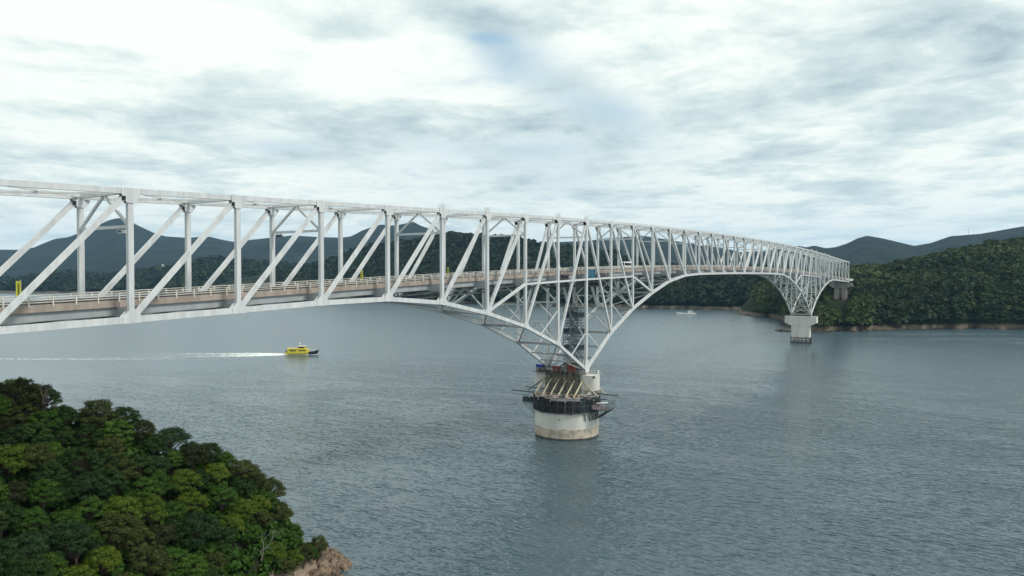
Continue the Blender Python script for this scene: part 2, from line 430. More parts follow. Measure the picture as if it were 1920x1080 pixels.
HA = Hill([(1385, 578), (1410, 545), (1440, 522), (1500, 507), (1560, 501), (1600, 497), (1660, 494), (1700, 487), (1740, 478), (1780, 468), (1820, 460), (1860, 454), (1900, 447), (1950, 440), (2050, 425), (2200, 415), (2500, 420), (2800, 440)],
          [(1385, 1060), (1440, 1040), (1560, 930), (1700, 900), (2000, 890), (2800, 900)],
          [(1385, 985), (1440, 950), (1475, 830), (1500, 735), (1530, 706), (1600, 712), (1680, 728), (1800, 740), (1930, 728), (2100, 700), (2800, 690)], drop=6., p=.47, amp=7, nscale=.022, seed=3, jag=22.)
HB = Hill([(1080, 530), (1150, 516), (1230, 506), (1300, 501), (1400, 500), (1480, 502), (1560, 506), (1640, 512), (1720, 530)], [(1080, 1560), (1400, 1420), (1720, 1250)],
          [(1080, 1270), (1150, 1215), (1230, 1165), (1320, 1140), (1400, 1110), (1480, 1060), (1560, 960), (1720, 940)], drop=7., p=.5, amp=9, nscale=.015, seed=9, jag=30.)
HC = Hill([(380, 530), (480, 512), (560, 502), (620, 488), (660, 472), (700, 461), (740, 455), (780, 448), (820, 440), (860, 437), (900, 441), (930, 446), (950, 443), (985, 451), (1010, 457), (1050, 461), (1080, 463), (1120, 468), (1170, 480), (1220, 495), (1300, 512)],
          [(380, 2100), (700, 2000), (1000, 1900), (1300, 1850)], [(380, 1750), (600, 1550), (800, 1400), (1000, 1275), (1100, 1260), (1300, 1300)], drop=8., p=.8, amp=16, nscale=.008, seed=21)
HD = Hill([(-500, 540), (-200, 538), (-50, 536), (40, 526), (80, 518), (120, 512), (160, 515), (200, 519), (250, 512), (300, 507), (340, 503), (370, 491), (400, 486), (440, 492), (500, 497), (560, 503), (640, 510), (720, 530)],
          [(-500, 2900), (720, 2700)], [(-500, 2250), (0, 2140), (400, 2000), (720, 1900)], drop=4., p=.75, amp=16, nscale=.006, seed=31)
HE = Hill([(-700, 462), (-400, 455), (-200, 464), (-60, 469), (0, 468), (40, 468), (64, 464), (82, 456), (104, 448), (130, 445), (150, 437), (180, 425), (206, 413), (222, 409), (236, 412), (252, 419), (290, 437), (310, 443), (350, 446), (392, 444), (420, 451), (442, 455), (470, 450), (490, 448), (512, 445), (550, 441), (600, 445), (640, 446), (660, 443), (680, 432), (700, 425), (715, 421), (740, 423), (757, 420), (775, 416), (790, 424), (830, 437), (900, 447), (1000, 455), (1100, 452), (1150, 446), (1205, 442), (1240, 448), (1290, 457), (1366, 467), (1420, 480), (1500, 500)],
          [(-700, 5600), (400, 5400), (900, 4800), (1500, 4200)], [(-700, 3400), (700, 3100), (1500, 2600)], p=1.15, amp=45, nscale=.0022, seed=41)
HF = Hill([(1300, 490), (1380, 473), (1440, 469), (1497, 461), (1512, 464), (1526, 461), (1548, 466), (1566, 464), (1588, 457), (1607, 447), (1625, 442), (1654, 447), (1693, 456), (1714, 461), (1745, 456), (1782, 443), (1836, 439), (1880, 431), (1915, 425), (2000, 414), (2150, 402), (2400, 410), (2700, 430)],
          [(1300, 3600), (1700, 3300), (2700, 3000)], [(1300, 2200), (2700, 1700)], p=1.1, amp=26, nscale=.004, seed=51)
HA.build('wooded_headland', 'dark green wooded hill where the far end of the bridge lands', M['hill_near'], 260, 70)
HB.build('wooded_hill', 'dark wooded shore hill seen below the arch of the main span', M['hill_mid'], 160, 60)
HC.build('wooded_hill', 'dark forested ridge behind the near pier', M['hill_mid'], 200, 60)
HD.build('low_hill', 'low dark hills at the foot of the left mountains', M['hill_mid'], 200, 50)
HE.build('mountain_range', 'hazy blue mountains behind the bridge on the left', M['hill_far'], 320, 70)
HF.build('mountain_range', 'hazy blue mountain ridge rising at the right edge', M['hill_far'], 240, 60)


def mound():
    nx, ny = 70, 60
    X, Y = np.meshgrid(np.linspace(552, 760, nx), np.linspace(-75, 95, ny), indexing='ij')
    Z = 47*np.exp(-.5*((X-658)/72)**2-.5*((Y-8)/25)**2)*np.clip((X-566)/34, 0, 1)**.8+1.6*fbm(X*.06, Y*.06, 4, 5)-1.5
    a = np.arange(nx*ny).reshape(nx, ny); F = np.stack([a[:-1, :-1], a[1:, :-1], a[1:, 1:], a[:-1, 1:]], -1).reshape(-1, 4)
    o = bpy.data.objects.new('bridgehead_slope', big_mesh('bridgehead_slope', np.stack([X, Y, Z], -1).reshape(-1, 3), F, M['slope'], smooth=True)); COL.objects.link(o)
    tag(o, 'brownish cut slope below the far end of the bridge', kind='structure')
    P, T = [], []
    for k in range(620):
        i, j = RNG.integers(4, nx-4), RNG.integers(4, ny-4); x, y, z = X[i, j]+RNG.uniform(-2, 2), Y[i, j]+RNG.uniform(-2, 2), Z[i, j]
        if z < 2.5 or (abs(y-8) < 9 and z > 41) or (x > 625 and 0 < y < 16): continue
        q, t = crown_quads(36, .26); r = RNG.uniform(1.4, 3.2); P.append((q*r+np.array([x, y, z+r*.3])).reshape(-1, 3)); T.append(np.clip(.4+t+RNG.normal()*.15, 0, 1))
    V = np.concatenate(P); o = bpy.data.objects.new('hillside_scrub', big_mesh('hillside_scrub', V, np.arange(len(V)).reshape(-1, 4), M['wood_near'], np.concatenate(T))); COL.objects.link(o)
    tag(o, 'dense scrub on the slope below the far end of the bridge', kind='stuff')


# far woods: crowns too far to tell apart, one mass per hill
def crown_quads(nq, size, flat=.8):
    """unit crown as loose leaf-clump quads on several lobes"""
    P = []; T = []
    lob = [(np.array([0, 0, .15]), .75)]
    for i in range(6):
        a = RNG.uniform(0, 6.28); r = RNG.uniform(.35, .65); lob.append((np.array([r*math.cos(a), r*math.sin(a), RNG.uniform(-.1, .35)]), RNG.uniform(.35, .55)))
    for i in range(nq):
        c, r = lob[RNG.integers(len(lob))]; d = RNG.normal(size=3); d[2] = abs(d[2])*.9-.15; d /= np.linalg.norm(d)
        p = c+d*r*RNG.uniform(.85, 1.05); p[2] *= flat
        nrm = d+RNG.normal(size=3)*.35; nrm /= np.linalg.norm(nrm)
        u = np.cross(nrm, RNG.normal(size=3)); u /= np.linalg.norm(u); v = np.cross(nrm, u); s = size*RNG.uniform(.7, 1.3)
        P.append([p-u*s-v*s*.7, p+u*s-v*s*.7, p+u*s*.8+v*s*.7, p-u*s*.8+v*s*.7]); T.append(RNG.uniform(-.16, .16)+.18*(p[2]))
    return np.array(P), np.array(T)


def wood(hill, name, label, u0, u1, n, rad, nq, size, m, tmin=.05, tmax=1.25, zmin=4., keep=None):
    protos = [crown_quads(nq, size) for _ in range(6)]
    u = RNG.uniform(u0, u1, n); t = tmin+(tmax-tmin)*RNG.uniform(0, 1, n)**1.5
    x, y, z, D = hill.z(u, t); ok = z > zmin+fbm(x*.1, y*.1, 3)*2
    if keep is not None: ok &= keep(x, y)
    Q = []; TT = []
    for k in range(n):
        if not ok[k]: continue
        P, T = protos[RNG.integers(6)]
        a = RNG.uniform(0, 6.28); r = rad*float(np.exp(RNG.normal()*.32))*.95; ca, sa = math.cos(a)*r, math.sin(a)*r
        q = np.stack([P[..., 0]*ca-P[..., 1]*sa+x[k], P[..., 0]*sa+P[..., 1]*ca+y[k], P[..., 2]*r*RNG.uniform(.8, 1.15)+z[k]+rad*.75], -1)
        Q.append(q.reshape(-1, 3))
        base = .40+.75*fbm(np.array(x[k]*.016), np.array(y[k]*.016), 4, 77)+RNG.normal()*.13
        TT.append(np.clip(T+base, 0, 1))
    V = np.concatenate(Q); F = np.arange(len(V)).reshape(-1, 4)
    me = big_mesh(name, V, F, m, np.concatenate(TT))
    o = bpy.data.objects.new(name, me); COL.objects.link(o); tag(o, label, kind='stuff'); return o


M['wood_near'] = leafmat('far_wood_leaves', (.011, .022, .008), (.030, .052, .015), (.088, .105, .030))
M['wood_mid'] = leafmat('mid_wood_leaves', (.009, .018, .008), (.018, .031, .012), (.036, .050, .018))


mound()


def off_bridge(x, y): return ~((x < 690) & (y > -6) & (y < 22) & (x > 560) & (x < 655))


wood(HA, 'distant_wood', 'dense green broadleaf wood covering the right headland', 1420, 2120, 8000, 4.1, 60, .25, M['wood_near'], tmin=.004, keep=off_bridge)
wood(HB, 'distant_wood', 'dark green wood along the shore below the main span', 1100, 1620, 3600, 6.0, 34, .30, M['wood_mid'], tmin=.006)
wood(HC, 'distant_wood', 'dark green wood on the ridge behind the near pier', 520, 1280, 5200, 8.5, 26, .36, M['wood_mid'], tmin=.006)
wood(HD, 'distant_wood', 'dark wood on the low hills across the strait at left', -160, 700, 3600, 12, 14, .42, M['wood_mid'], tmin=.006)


# rocky shore strips (geometry proud of the hill's foot)
def rock_mesh(r, seed, flat=.6, n=9, m=6):
    rg = np.random.default_rng(seed); mb = MB(); mb.sphere((0, 0, 0), 1, n, m); v = np.array(mb.v)
    k = v*2.1+seed*3.7
    d = 1+.45*fbm(k[:, 0]+k[:, 2], k[:, 1]-k[:, 2]*.7, 3, seed)
    v = v*d[:, None]*np.array([r*rg.uniform(.8, 1.4), r*rg.uniform(.7, 1.1), r*flat])
    # shear some facets flat
    for _ in range(4):
        nrm = rg.normal(size=3); nrm[2] = abs(nrm[2]); nrm /= np.linalg.norm(nrm); h = r*rg.uniform(.45, .75); s = v@nrm-h
        v -= np.clip(s, 0, None)[:, None]*nrm
    return v, mb.f


def shore_rocks(hill, name, label, u0, u1, n, r0, r1, m, spread=10, tn=0.):
    mb = MB()
    for i in range(n):
        u = RNG.uniform(u0, u1); D = hill.curve(hill.Db, np.array(u))+hill.jag*float(fbm(np.array(u*.035), np.array(0.+hill.seed), 4, hill.seed))+RNG.uniform(-.25, 1)*spread+tn
        x, y = ground_xy(D, (u-960)/FPX*D); v, f = rock_mesh(RNG.uniform(r0, r1)*RNG.uniform(.5, 1), int(RNG.integers(900)), .5, 7, 5)
        a = RNG.uniform(0, 6.28); R = np.array([[math.cos(a), -math.sin(a), 0], [math.sin(a), math.cos(a), 0], [0, 0, 1]])
        mb.add(v@R.T+np.array([x, y, RNG.uniform(0, .16)*spread*.6]), f)
    return tag(link_mesh(name, mb.v, mb.f, m), label, kind='stuff')


shore_rocks(HA, 'shore_rocks', 'tan rocks scattered along the foot of the right headland', 1490, 2150, 700, .8, 2.6, M['rock'], 14)
shore_rocks(HA, 'shore_rocks', 'dark wet rocks at the waterline of the right headland', 1490, 2150, 260, 1.0, 3.0, M['rock_dark'], 7, -4)
shore_rocks(HB, 'shore_rocks', 'pale rocks along the shore below the main span', 1120, 1500, 300, 1.2, 3.2, M['rock'], 16)
v, f = rock_mesh(1, 12, .5, 22, 12)
x0, y0 = ground_xy(705, (1474-960)/FPX*705)
v = v*np.array([9, 12, 5.5])
tag(link_mesh('rock_islet', v+np.array([x0, y0, 0.2]), f, M['rock_dark'], smooth=False), 'low dark rock islet in the water left of the far pier', 'rock')
for i, (u, yy, r, lb) in enumerate(((1395, 591, 5, 'flat dark reef breaking the water below the main span'), (1425, 590, 3, 'small dark reef just right of the flat reef'))):
    D = CAM[2]*FPX/(yy-513); x0, y0 = ground_xy(D, (u-960)/FPX*D); v, f = rock_mesh(1, 30+i, .16, 16, 8)
    tag(link_mesh('reef', v*np.array([r, r*3, r*1.2])+np.array([x0, y0, -.1]), f, M['rock_dark']), lb, 'reef')

# ------------------------------------------------------------------ near headland
HS = np.array([-260, -160, -100, -78, -60, -46.4, -43.9, -42.1, -40.2, -36.5, -33, -29]); HCR = np.array([46, 44, 39.5, 35.8, 28.2, 19.8, 15.5, 9.0, 4.2, 1.8, .3, -2]); HDC = np.array([100, 104, 108, 110, 118, 126, 129, 132, 134, 137, 139, 140])


def headland(D, S):
    hc = np.interp(S, HS, HCR); dc = np.interp(S, HS, HDC)
    x, y = ground_xy(D, S)
    z = np.where(D <= dc, hc-.46*(dc-D), hc-1.15*(D-dc))
    z = z+.9*fbm(x*.12, y*.12, 4, 61)*np.clip(z/4+.6, .2, 1)
    return x, y, np.maximum(z, -3)


def headmat():
    m = bpy.data.materials.new('headland_soil'); m.use_nodes = True; t = m.node_tree; t.nodes.clear(); q = NB(t)
    o = q.n('ShaderNodeOutputMaterial'); p = q.n('ShaderNodeBsdfPrincipled'); g = q.n('ShaderNodeNewGeometry').outputs['Position']
    sx = q.n('ShaderNodeSeparateXYZ'); q.put(sx.inputs[0], g)
    z = q.m('ADD', sx.outputs[2], q.m('MULTIPLY', q.m('SUBTRACT', q.noise(g, .5, 4, .6), .5), 2.5))
    soil = q.mix(q.noise(g, .8, 5, .6), (.010, .012, .005), (.024, .022, .010))
    q.put(p.inputs['Base Color'], q.mix(q.mapr(z, 3.6, 5., 0., 1.), q.mix(q.noise(g, .9, 6, .7), (.13, .10, .085), (.40, .30, .21)), soil))
    p.inputs['Roughness'].default_value = .95
    bn = q.n('ShaderNodeBump'); bn.inputs['Strength'].default_value = .8; bn.inputs['Distance'].default_value = .4; q.put(bn.inputs['Height'], q.noise(g, 1.6, 6, .7))
    t.links.new(bn.outputs[0], p.inputs['Normal']); t.links.new(p.outputs[0], o.inputs[0]); return m


ds = np.linspace(20, 175, 130); ss = np.concatenate([np.linspace(-260, -90, 40)[:-1], np.linspace(-90, -27, 90)])
Dg, Sg = np.meshgrid(ds, ss, indexing='ij'); x, y, z = headland(Dg, Sg)
a = np.arange(x.size).reshape(x.shape)
F = np.stack([a[:-1, :-1], a[:-1, 1:], a[1:, 1:], a[1:, :-1]], -1).reshape(-1, 4)
o = bpy.data.objects.new('headland_ground', big_mesh('headland_ground', np.stack([x, y, z], -1).reshape(-1, 3), F, headmat(), smooth=True)); COL.objects.link(o)
tag(o, 'steep ground of the near wooded headland', kind='structure')


# rock outcrop at the tip
def outcrop():
    nu, nv = 150, 140
    U, V_ = np.meshgrid(np.linspace(0, 1, nu), np.linspace(0, 1, nv), indexing='ij')
    S = -47+U*18.5; D = 124+V_*25
    x, y = ground_xy(D, S)
    e = np.clip(1-((S+39.5)/8.6)**2-((D-138+.35*(S+39))/9.8)**2, -1, 1)
    e = e+.28*fbm(x*.25, y*.25, 3, 90)
    z = 2.3*np.sign(e)*abs(e)**.8
    a1 = x*.8+y*.6; a2 = -x*.6+y*.8                       # tilted strata
    st = fbm(a1*.55, a2*.13, 5, 91, .6); rg = abs(fbm(a1*.9, a2*.35, 5, 95, .6)); cr = abs(fbm(x*.7, y*.7, 4, 97))
    z = z+(st*2.6-rg*2.6-np.clip(.10-cr, 0, 1)*7)*np.clip(e+.5, 0, 1)
    q = np.round(z/.55)*.55; z = z*.45+q*.55              # ledges
    z = np.where(e < -.4, -1.5, z)
    a = np.arange(nu*nv).reshape(nu, nv); F = np.stack([a[:-1, :-1], a[1:, :-1], a[1:, 1:], a[:-1, 1:]], -1).reshape(-1, 4)
    me = big_mesh('rock_outcrop', np.stack([x, y, z], -1).reshape(-1, 3), F, M['rock'])
    o = bpy.data.objects.new('rock_outcrop', me); COL.objects.link(o)
    return tag(o, 'jagged tan rock outcrop at the tip of the near headland', 'rock')


outcrop()
bl = ['tan boulder at the waterline, %s']
spots = [(-33.4, 139.5, 1.1, 'furthest out on the right of the near outcrop'), (-35.5, 141.5, .9, 'pale brown boulder behind the top of the near outcrop'), (-38.5, 143.8, 1.2, 'grey-brown boulder tucked under the lowest leaves of the headland'), (-32.6, 136.8, .8, 'small reddish boulder at the right foot of the near outcrop'), (-36.8, 138.2, .8, 'square boulder lying on the middle of the near outcrop'), (-31.6, 138.3, .55, 'smallest stone awash beside the near outcrop')]
for i, (s, d, r, lb) in enumerate(spots):
    x0, y0 = ground_xy(d, s); v, f = rock_mesh(r, 50+i, .75, 10, 7)
    zz = .25 if i not in (4,) else 2.6
    tag(link_mesh('boulder', v+np.array([x0, y0, zz]), f, M['rock']), lb, 'boulder', 'boulders at the tip of the near headland')

# ---- trees of the near headland
LEAF = {
    'dark': leafmat('dark_leaves', (.006, .016, .004), (.016, .038, .008), (.042, .074, .016)),
    'mid': leafmat('mid_green_leaves', (.010, .030, .004), (.032, .078, .010), (.085, .150, .022)),
    'olive': leafmat('olive_leaves', (.014, .023, .006), (.040, .054, .013), (.095, .108, .030)),
    'lime': leafmat('yellow_green_leaves', (.020, .042, .004), (.060, .098, .010), (.135, .175, .022)),
    'brown': leafmat('brownish_leaves', (.009, .013, .005), (.024, .031, .010), (.052, .060, .020)),
    'blue': leafmat('blue_green_leaves', (.007, .020, .007), (.018, .042, .014), (.044, .076, .026)),
}


def tree_meshes(kind, seed, R=3.0, H=7.0, nl=26, leaves=210, leaf=.20, tall=.72):
    rg = np.random.default_rng(seed)
    lob = []
    for i in range(nl):
        for _ in range(20):
            t = rg.uniform(0, 1)**.75; ph = i*2.399+rg.uniform(-.4, .4); rr = R*(.12+.80*math.sqrt(t))
            zc = H*.62+R*tall*(1-t)**.8*1.15+rg.uniform(-.35, .35)-(.9*max(0, t-.75)*R)
            c = np.array([rr*math.cos(ph), rr*math.sin(ph), zc])
            if all(np.linalg.norm(c-q[0]) > .55*(q[1]+.8) for q in lob): break
        lob.append((c, rg.uniform(.48, 1.02)*R/3.0))
    mb = MB()
    top = np.array([rg.uniform(-.3, .3), rg.uniform(-.3, .3), H*.55])
    prev = np.array([0, 0, -1.2]); pr = .20
    for k in range(1, 5):
        q = top*k/4+np.array([rg.uniform(-.12, .12), rg.uniform(-.12, .12), 0]); mb.tube(prev, q, pr, pr*.86, 7); prev = q; pr *= .86
    for c, r in lob:
        st = top*rg.uniform(.55, 1.); midp = (st+c)/2+rg.normal(size=3)*.18+np.array([0, 0, .2])
        mb.tube(st, midp, .075, .05, 5, False); mb.tube(midp, c, .05, .015, 5, False)
    P = []; T = []
    for c, r in lob:
        lt = rg.uniform(-.17, .17)
        k = int(leaves*1.95*r*r)
        d = rg.normal(size=(k, 3)); d[:, 2] = np.where(d[:, 2] < -.25*abs(d[:, 0]+d[:, 1]), -d[:, 2], d[:, 2]); d /= np.linalg.norm(d, axis=1)[:, None]
        bump = 1+.22*np.sin(d[:, 0]*5+seed)*np.sin(d[:, 1]*5+lt*20)+.12*np.sin(d[:, 2]*9+d[:, 0]*7)
        rad = r*bump*rg.uniform(.72, 1.08, k)
        p = c+d*rad[:, None]*np.array([1.12, 1.12, .82])
        nr = d+rg.normal(size=(k, 3))*.34+np.array([0, 0, .12]); nr /= np.linalg.norm(nr, axis=1)[:, None]
        u = np.cross(nr, rg.normal(size=(k, 3))); u /= np.linalg.norm(u, axis=1)[:, None]; w_ = np.cross(nr, u); s = (leaf*rg.uniform(.65, 1.35, k))[:, None]
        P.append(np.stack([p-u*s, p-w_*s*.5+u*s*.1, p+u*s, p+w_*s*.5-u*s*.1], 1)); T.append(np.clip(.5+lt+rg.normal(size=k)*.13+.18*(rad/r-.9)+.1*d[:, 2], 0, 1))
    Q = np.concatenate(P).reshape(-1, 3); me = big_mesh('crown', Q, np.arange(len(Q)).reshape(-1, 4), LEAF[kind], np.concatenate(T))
    tm = bpy.data.meshes.new('trunk'); tm.from_pydata(mb.v, [], mb.f); tm.materials.append(M['bark']); tm.update()
    return tm, me


PROTO = {}
for ki, (k, nv) in enumerate((('dark', 3), ('mid', 3), ('olive', 3), ('lime', 2), ('brown', 2), ('blue', 2))):
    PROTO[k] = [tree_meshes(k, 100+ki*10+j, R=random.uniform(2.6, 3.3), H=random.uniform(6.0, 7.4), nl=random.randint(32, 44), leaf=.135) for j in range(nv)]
KLAB = {'dark': 'dark green tree', 'mid': 'fresh green tree', 'olive': 'olive green tree', 'lime': 'yellow-green tree', 'brown': 'brownish tree', 'blue': 'deep green tree'}


def place_tree(k, x, y, z, sc, label=None, group=None, tilt=(0, 0), rz=None):
    tm, me = random.choice(PROTO[k])
    r = bpy.data.objects.new('broadleaf_tree', None); COL.objects.link(r)
    r.location = (x, y, z); r.rotation_euler = (tilt[0], tilt[1], random.uniform(0, 6.28) if rz is None else rz); r.scale = (sc, sc, sc*random.uniform(.88, 1.08))
    tag(r, label, 'tree', group)
    for nm, d in (('trunk', tm), ('crown', me)):
        c = bpy.data.objects.new(nm, d); COL.objects.link(c); c.parent = r
    return r


def zone(px, py, ddc, sc):
    col = 'at the left edge' if px < 90 else 'left of middle' if px < 230 else 'right of middle' if px < 370 else 'near the right end' if px < 480 else 'at the rocky tip'
    row = 'on the headland skyline' if ddc < 6 else 'just below the headland skyline' if ddc < 14 else 'midway down the headland' if py < 930 else 'low on the headland' if py < 1040 else 'along the headland bottom edge'
    return row + ' ' + col


pts = []; TREES = []
tries = 0
while tries < 9000:
    tries += 1
    S = random.uniform(-98, -36.5); D = random.uniform(58, 140)
    px = 960+S/D*FPX
    if px < -130: continue
    dc = float(np.interp(S, HS, HDC))
    if D > dc+9: continue
    x, y, z = (float(q) for q in headland(np.array(D), np.array(S)))
    if z < 1.6: continue
    py = 513+(CAM[2]-z-6)/D*FPX
    if py > 1330: continue
    sp = 2.5 if S < -46 else 1.85
    if any((x-q[0])**2+(y-q[1])**2 < sp*sp for q in pts): continue
    pts.append((x, y, z, S, D, px, py, dc))
for x, y, z, S, D, px, py, dc in pts:
    f1 = float(fbm(np.array(x*.07), np.array(y*.07), 3, 71)); q = random.random()+f1*.5
    if px > 430 and py > 900: k = random.choice(['lime', 'mid', 'lime', 'olive', 'mid'])
    elif py < 800 and px < 330: k = random.choice(['brown', 'dark', 'dark', 'mid', 'olive'])
    else: k = 'dark' if q < .24 else 'olive' if q < .42 else 'brown' if q < .46 else 'mid' if q < .76 else 'blue' if q < .93 else 'lime'
    edge = S > -46
    sc = random.uniform(.62, .82) if edge else random.uniform(.66, .96)
    if z < 4: sc *= .8
    zn = zone(px, py, abs(D-dc), sc)
    sz = 'small ' if sc < .74 else 'tall ' if sc > .88 else ''
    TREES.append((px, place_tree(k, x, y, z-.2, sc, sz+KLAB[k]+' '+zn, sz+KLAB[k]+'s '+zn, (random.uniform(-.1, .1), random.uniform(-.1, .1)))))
byl = {}
for px, o in TREES: byl.setdefault(o['label'], []).append((px, o))
for lb, lst in byl.items():
    lst.sort(key=lambda q: q[0]); n = len(lst)
    if n > 1:
        for i, (px, o) in enumerate(lst):
            o['label'] = lb+', '+('leftmost' if i == 0 else 'rightmost' if i == n-1 else ('second', 'third', 'fourth', 'fifth', 'sixth')[min(i-1, 4)]+' from left')


# undergrowth filling the gaps between the trunks
def undergrowth():
    P, T = [], []
    for (x, y, z, S, D, px, py, dc) in pts:
        for j in range(13 if S > -52 else 4):
            q, t = crown_quads(80, .16, .7); r = random.uniform(1.2, 2.1); ox, oy = x+random.uniform(-3, 3), y+random.uniform(-3, 3)
            dx, dy = ox-CAM[0], oy-CAM[1]; zz = float(headland(np.array(dx*FWH[0]+dy*FWH[1]), np.array(dx*RH[0]+dy*RH[1]))[2])
            if zz < 2.5: continue
            P.append((q*r+np.array([ox, oy, zz+.6])).reshape(-1, 3)); T.append(np.clip(.35+t, 0, 1))
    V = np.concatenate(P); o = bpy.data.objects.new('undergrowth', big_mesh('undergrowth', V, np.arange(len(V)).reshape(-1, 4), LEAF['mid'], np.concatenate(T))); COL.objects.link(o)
    tag(o, 'low dark undergrowth between the trees of the near headland', kind='stuff')


undergrowth()


def bare_tree(name, x, y, z, h, seed, label, m, spread=.55, lean=(0, 0)):
    rg = np.random.default_rng(seed); t = Thing(name, (x, y, z), label, 'tree')
    tr = MB(); br = MB()
    def grow(mbx, p, d, l, r, depth):
        q = p+d*l; mbx.tube(p, q, r, r*.68, 6 if depth < 2 else 4, False)
        if depth >= 5: return
        for _ in range(2 if depth else 3):
            nd = d+rg.normal(size=3)*spread; nd[2] += .12; nd /= np.linalg.norm(nd); grow(br, q, nd, l*rg.uniform(.62, .82), r*.62, depth+1)
    d0 = np.array([lean[0], lean[1], 1.]); d0 /= np.linalg.norm(d0)
    grow(tr, np.array([x, y, z-.5]), d0, h*.36, .13, 0)
    t.part('trunk', tr, m); t.part('branches', br, m)


def at_px(px, D, py):
    x, y = ground_xy(D, (px-960)/FPX*D); return float(x), float(y), CAM[2]-(py-513)/FPX*D


x0, y0, z0 = at_px(78, 109, 752); bare_tree('bare_tree', x0, y0, z0, 2.9, 3, 'nearly leafless dark tree on the skyline of the headland at left', M['bark'], .5)
x0, y0, z0 = at_px(486, 119, 1050); bare_tree('dead_tree', x0, y0, z0, 5.0, 8, 'pale dead tree with bleached bare branches near the headland tip', M['deadwood'], .45, (.1, -.2))

# ------------------------------------------------------------------ the bridge
W = 15.18
BO = (200., W/2, 55.)
_k = np.array([0, 2, 4, 6, 8, 10, 12, 14, 16, 18, 20.]); _t = np.array([77.95, 77.85, 77.4, 76.75, 76.05, 75.4, 74.3, 73.0, 71.45, 70.1, 69.2])
_pf = np.polyfit(np.concatenate([-_k[1:], _k]), np.concatenate([_t[1:], _t]), 6)


def ztop(n): return float(np.polyval(_pf, abs(n-10.)))-.6


def depth(n):
    k = min(abs(n), abs(n-20)); return float(np.interp(k, [0, 1, 2, 3, 4, 5, 6, 40], [51.5, 40.6, 33.0, 27.5, 23.2, 21.0, 20.5, 20.5]))


def zbot(n): return ztop(n)-depth(n)


def zdeck(n): return ztop(n)-17.45


bridge = Thing('truss_bridge', BO, 'long white steel cantilever truss road bridge crossing the strait', 'bridge')
PN = 20.
ST = M['steel']
for side, y in ((0, 0.), (1, W)):
    for n in range(-10, 30):
        bridge.part('top_chord', MB().beam((n*PN, y, ztop(n)), ((n+1)*PN, y, ztop(n+1)), .76, .92), ST)
        bridge.part('bottom_chord', MB().beam((n*PN, y, zbot(n)), ((n+1)*PN, y, zbot(n+1)), .82, 1.02), ST)
        up = (n < 0) or (10 <= n < 20)
        a, c = ((n*PN, y, zbot(n)), ((n+1)*PN, y, ztop(n+1))) if up else ((n*PN, y, ztop(n)), ((n+1)*PN, y, zbot(n+1)))
        bridge.part('diagonal', MB().beam(a, c, .68, .80), ST)
    for n in range(-10, 31):
        big = n in (0, 20)
        mb = MB().box(n*PN-(.55 if big else .44), n*PN+(.55 if big else .44), y-.36, y+.36, zbot(n), ztop(n)-.3)
        bridge.part('vertical', mb, ST)
        s = 1 if n in (-4, -3, -1, 0, 20, 21, 23, 24) else 0
        zt = ztop(n); g = MB()
        for sg in (-1, 1):
            yy = y+sg*.455
            pl = [(-1.5, .5), (1.5, .5), (1.5, -.62), (.7, -1.9), (-.7, -1.9), (-1.5, -.62)] if not s else [(-1.5, .5), (-.75, .62), (-.62, 1.75), (-.2, 1.75), (-.1, .9), (.1, .9), (.2, 1.75), (.62, 1.75), (.75, .62), (1.5, .5), (1.5, -.62), (.7, -1.9), (-.7, -1.9), (-1.5, -.62)]
            k = len(pl); v = [(n*PN+a, yy-.03, zt+c) for a, c in pl]+[(n*PN+a, yy+.03, zt+c) for a, c in pl]
            g.add(v, [tuple(range(k)), tuple(reversed(range(k, 2*k)))]+[(i, k+i, k+(i+1) % k, (i+1) % k) for i in range(k)])
        bridge.part('gusset_plate', g, ST)
        g = MB(); zb = zbot(n)
        sl_ = (zbot(min(n+1, 30))-zbot(max(n-1, -10)))/(PN*(2 if -10 < n < 30 else 1))
        for sg in (-1, 1):
            yy = y+sg*.462
            pl = [(-1.4, -.56-1.4*sl_), (1.4, -.56+1.4*sl_), (1.5, .56+1.5*sl_), (.7, 1.35), (-.7, 1.35), (-1.5, .56-1.5*sl_)]
            if n == 0 or n == 20: pl = [(-1.2, -1.4), (1.2, -1.4), (2.0, 1.6), (.9, 3.2), (-.9, 3.2), (-2.0, 1.6)]
            k = 6; v = [(n*PN+a, yy-.03, zb+c) for a, c in pl]+[(n*PN+a, yy+.03, zb+c) for a, c in pl]
            g.add(v, [tuple(range(k)), tuple(reversed(range(k, 2*k)))]+[(i, k+i, k+(i+1) % k, (i+1) % k) for i in range(k)])
        bridge.part('gusset_plate', g, ST)
        # black block paints the shade in the diagonal's open end beside the top plate
        dx = -1 if (n <= 0 or 10 < n <= 20) else 1
        if n not in (-10, 30): bridge.part('opening_shade', MB().box(n*PN+dx*1.15-.28, n*PN+dx*1.15+.28, y-.50, y+.50, zt-1.5, zt-.85), M['black'])
    # strut at deck level round each pier
    for c in (0, 20):
        for n in (-2, -1, 0, 1):
            bridge.part('deck_level_strut', MB().beam(((c+n)*PN, y, ztop(c+n)-20.3), ((c+n+1)*PN, y, ztop(c+n+1)-20.3), .62, .62), ST)
        for s in (-1, 1):
            bridge.part('deck_level_strut', MB().beam(((c+2*s)*PN, y, ztop(c+2*s)-20.3), ((c+3*s)*PN, y, zbot(c+3*s)+.3), .6, .75), ST)
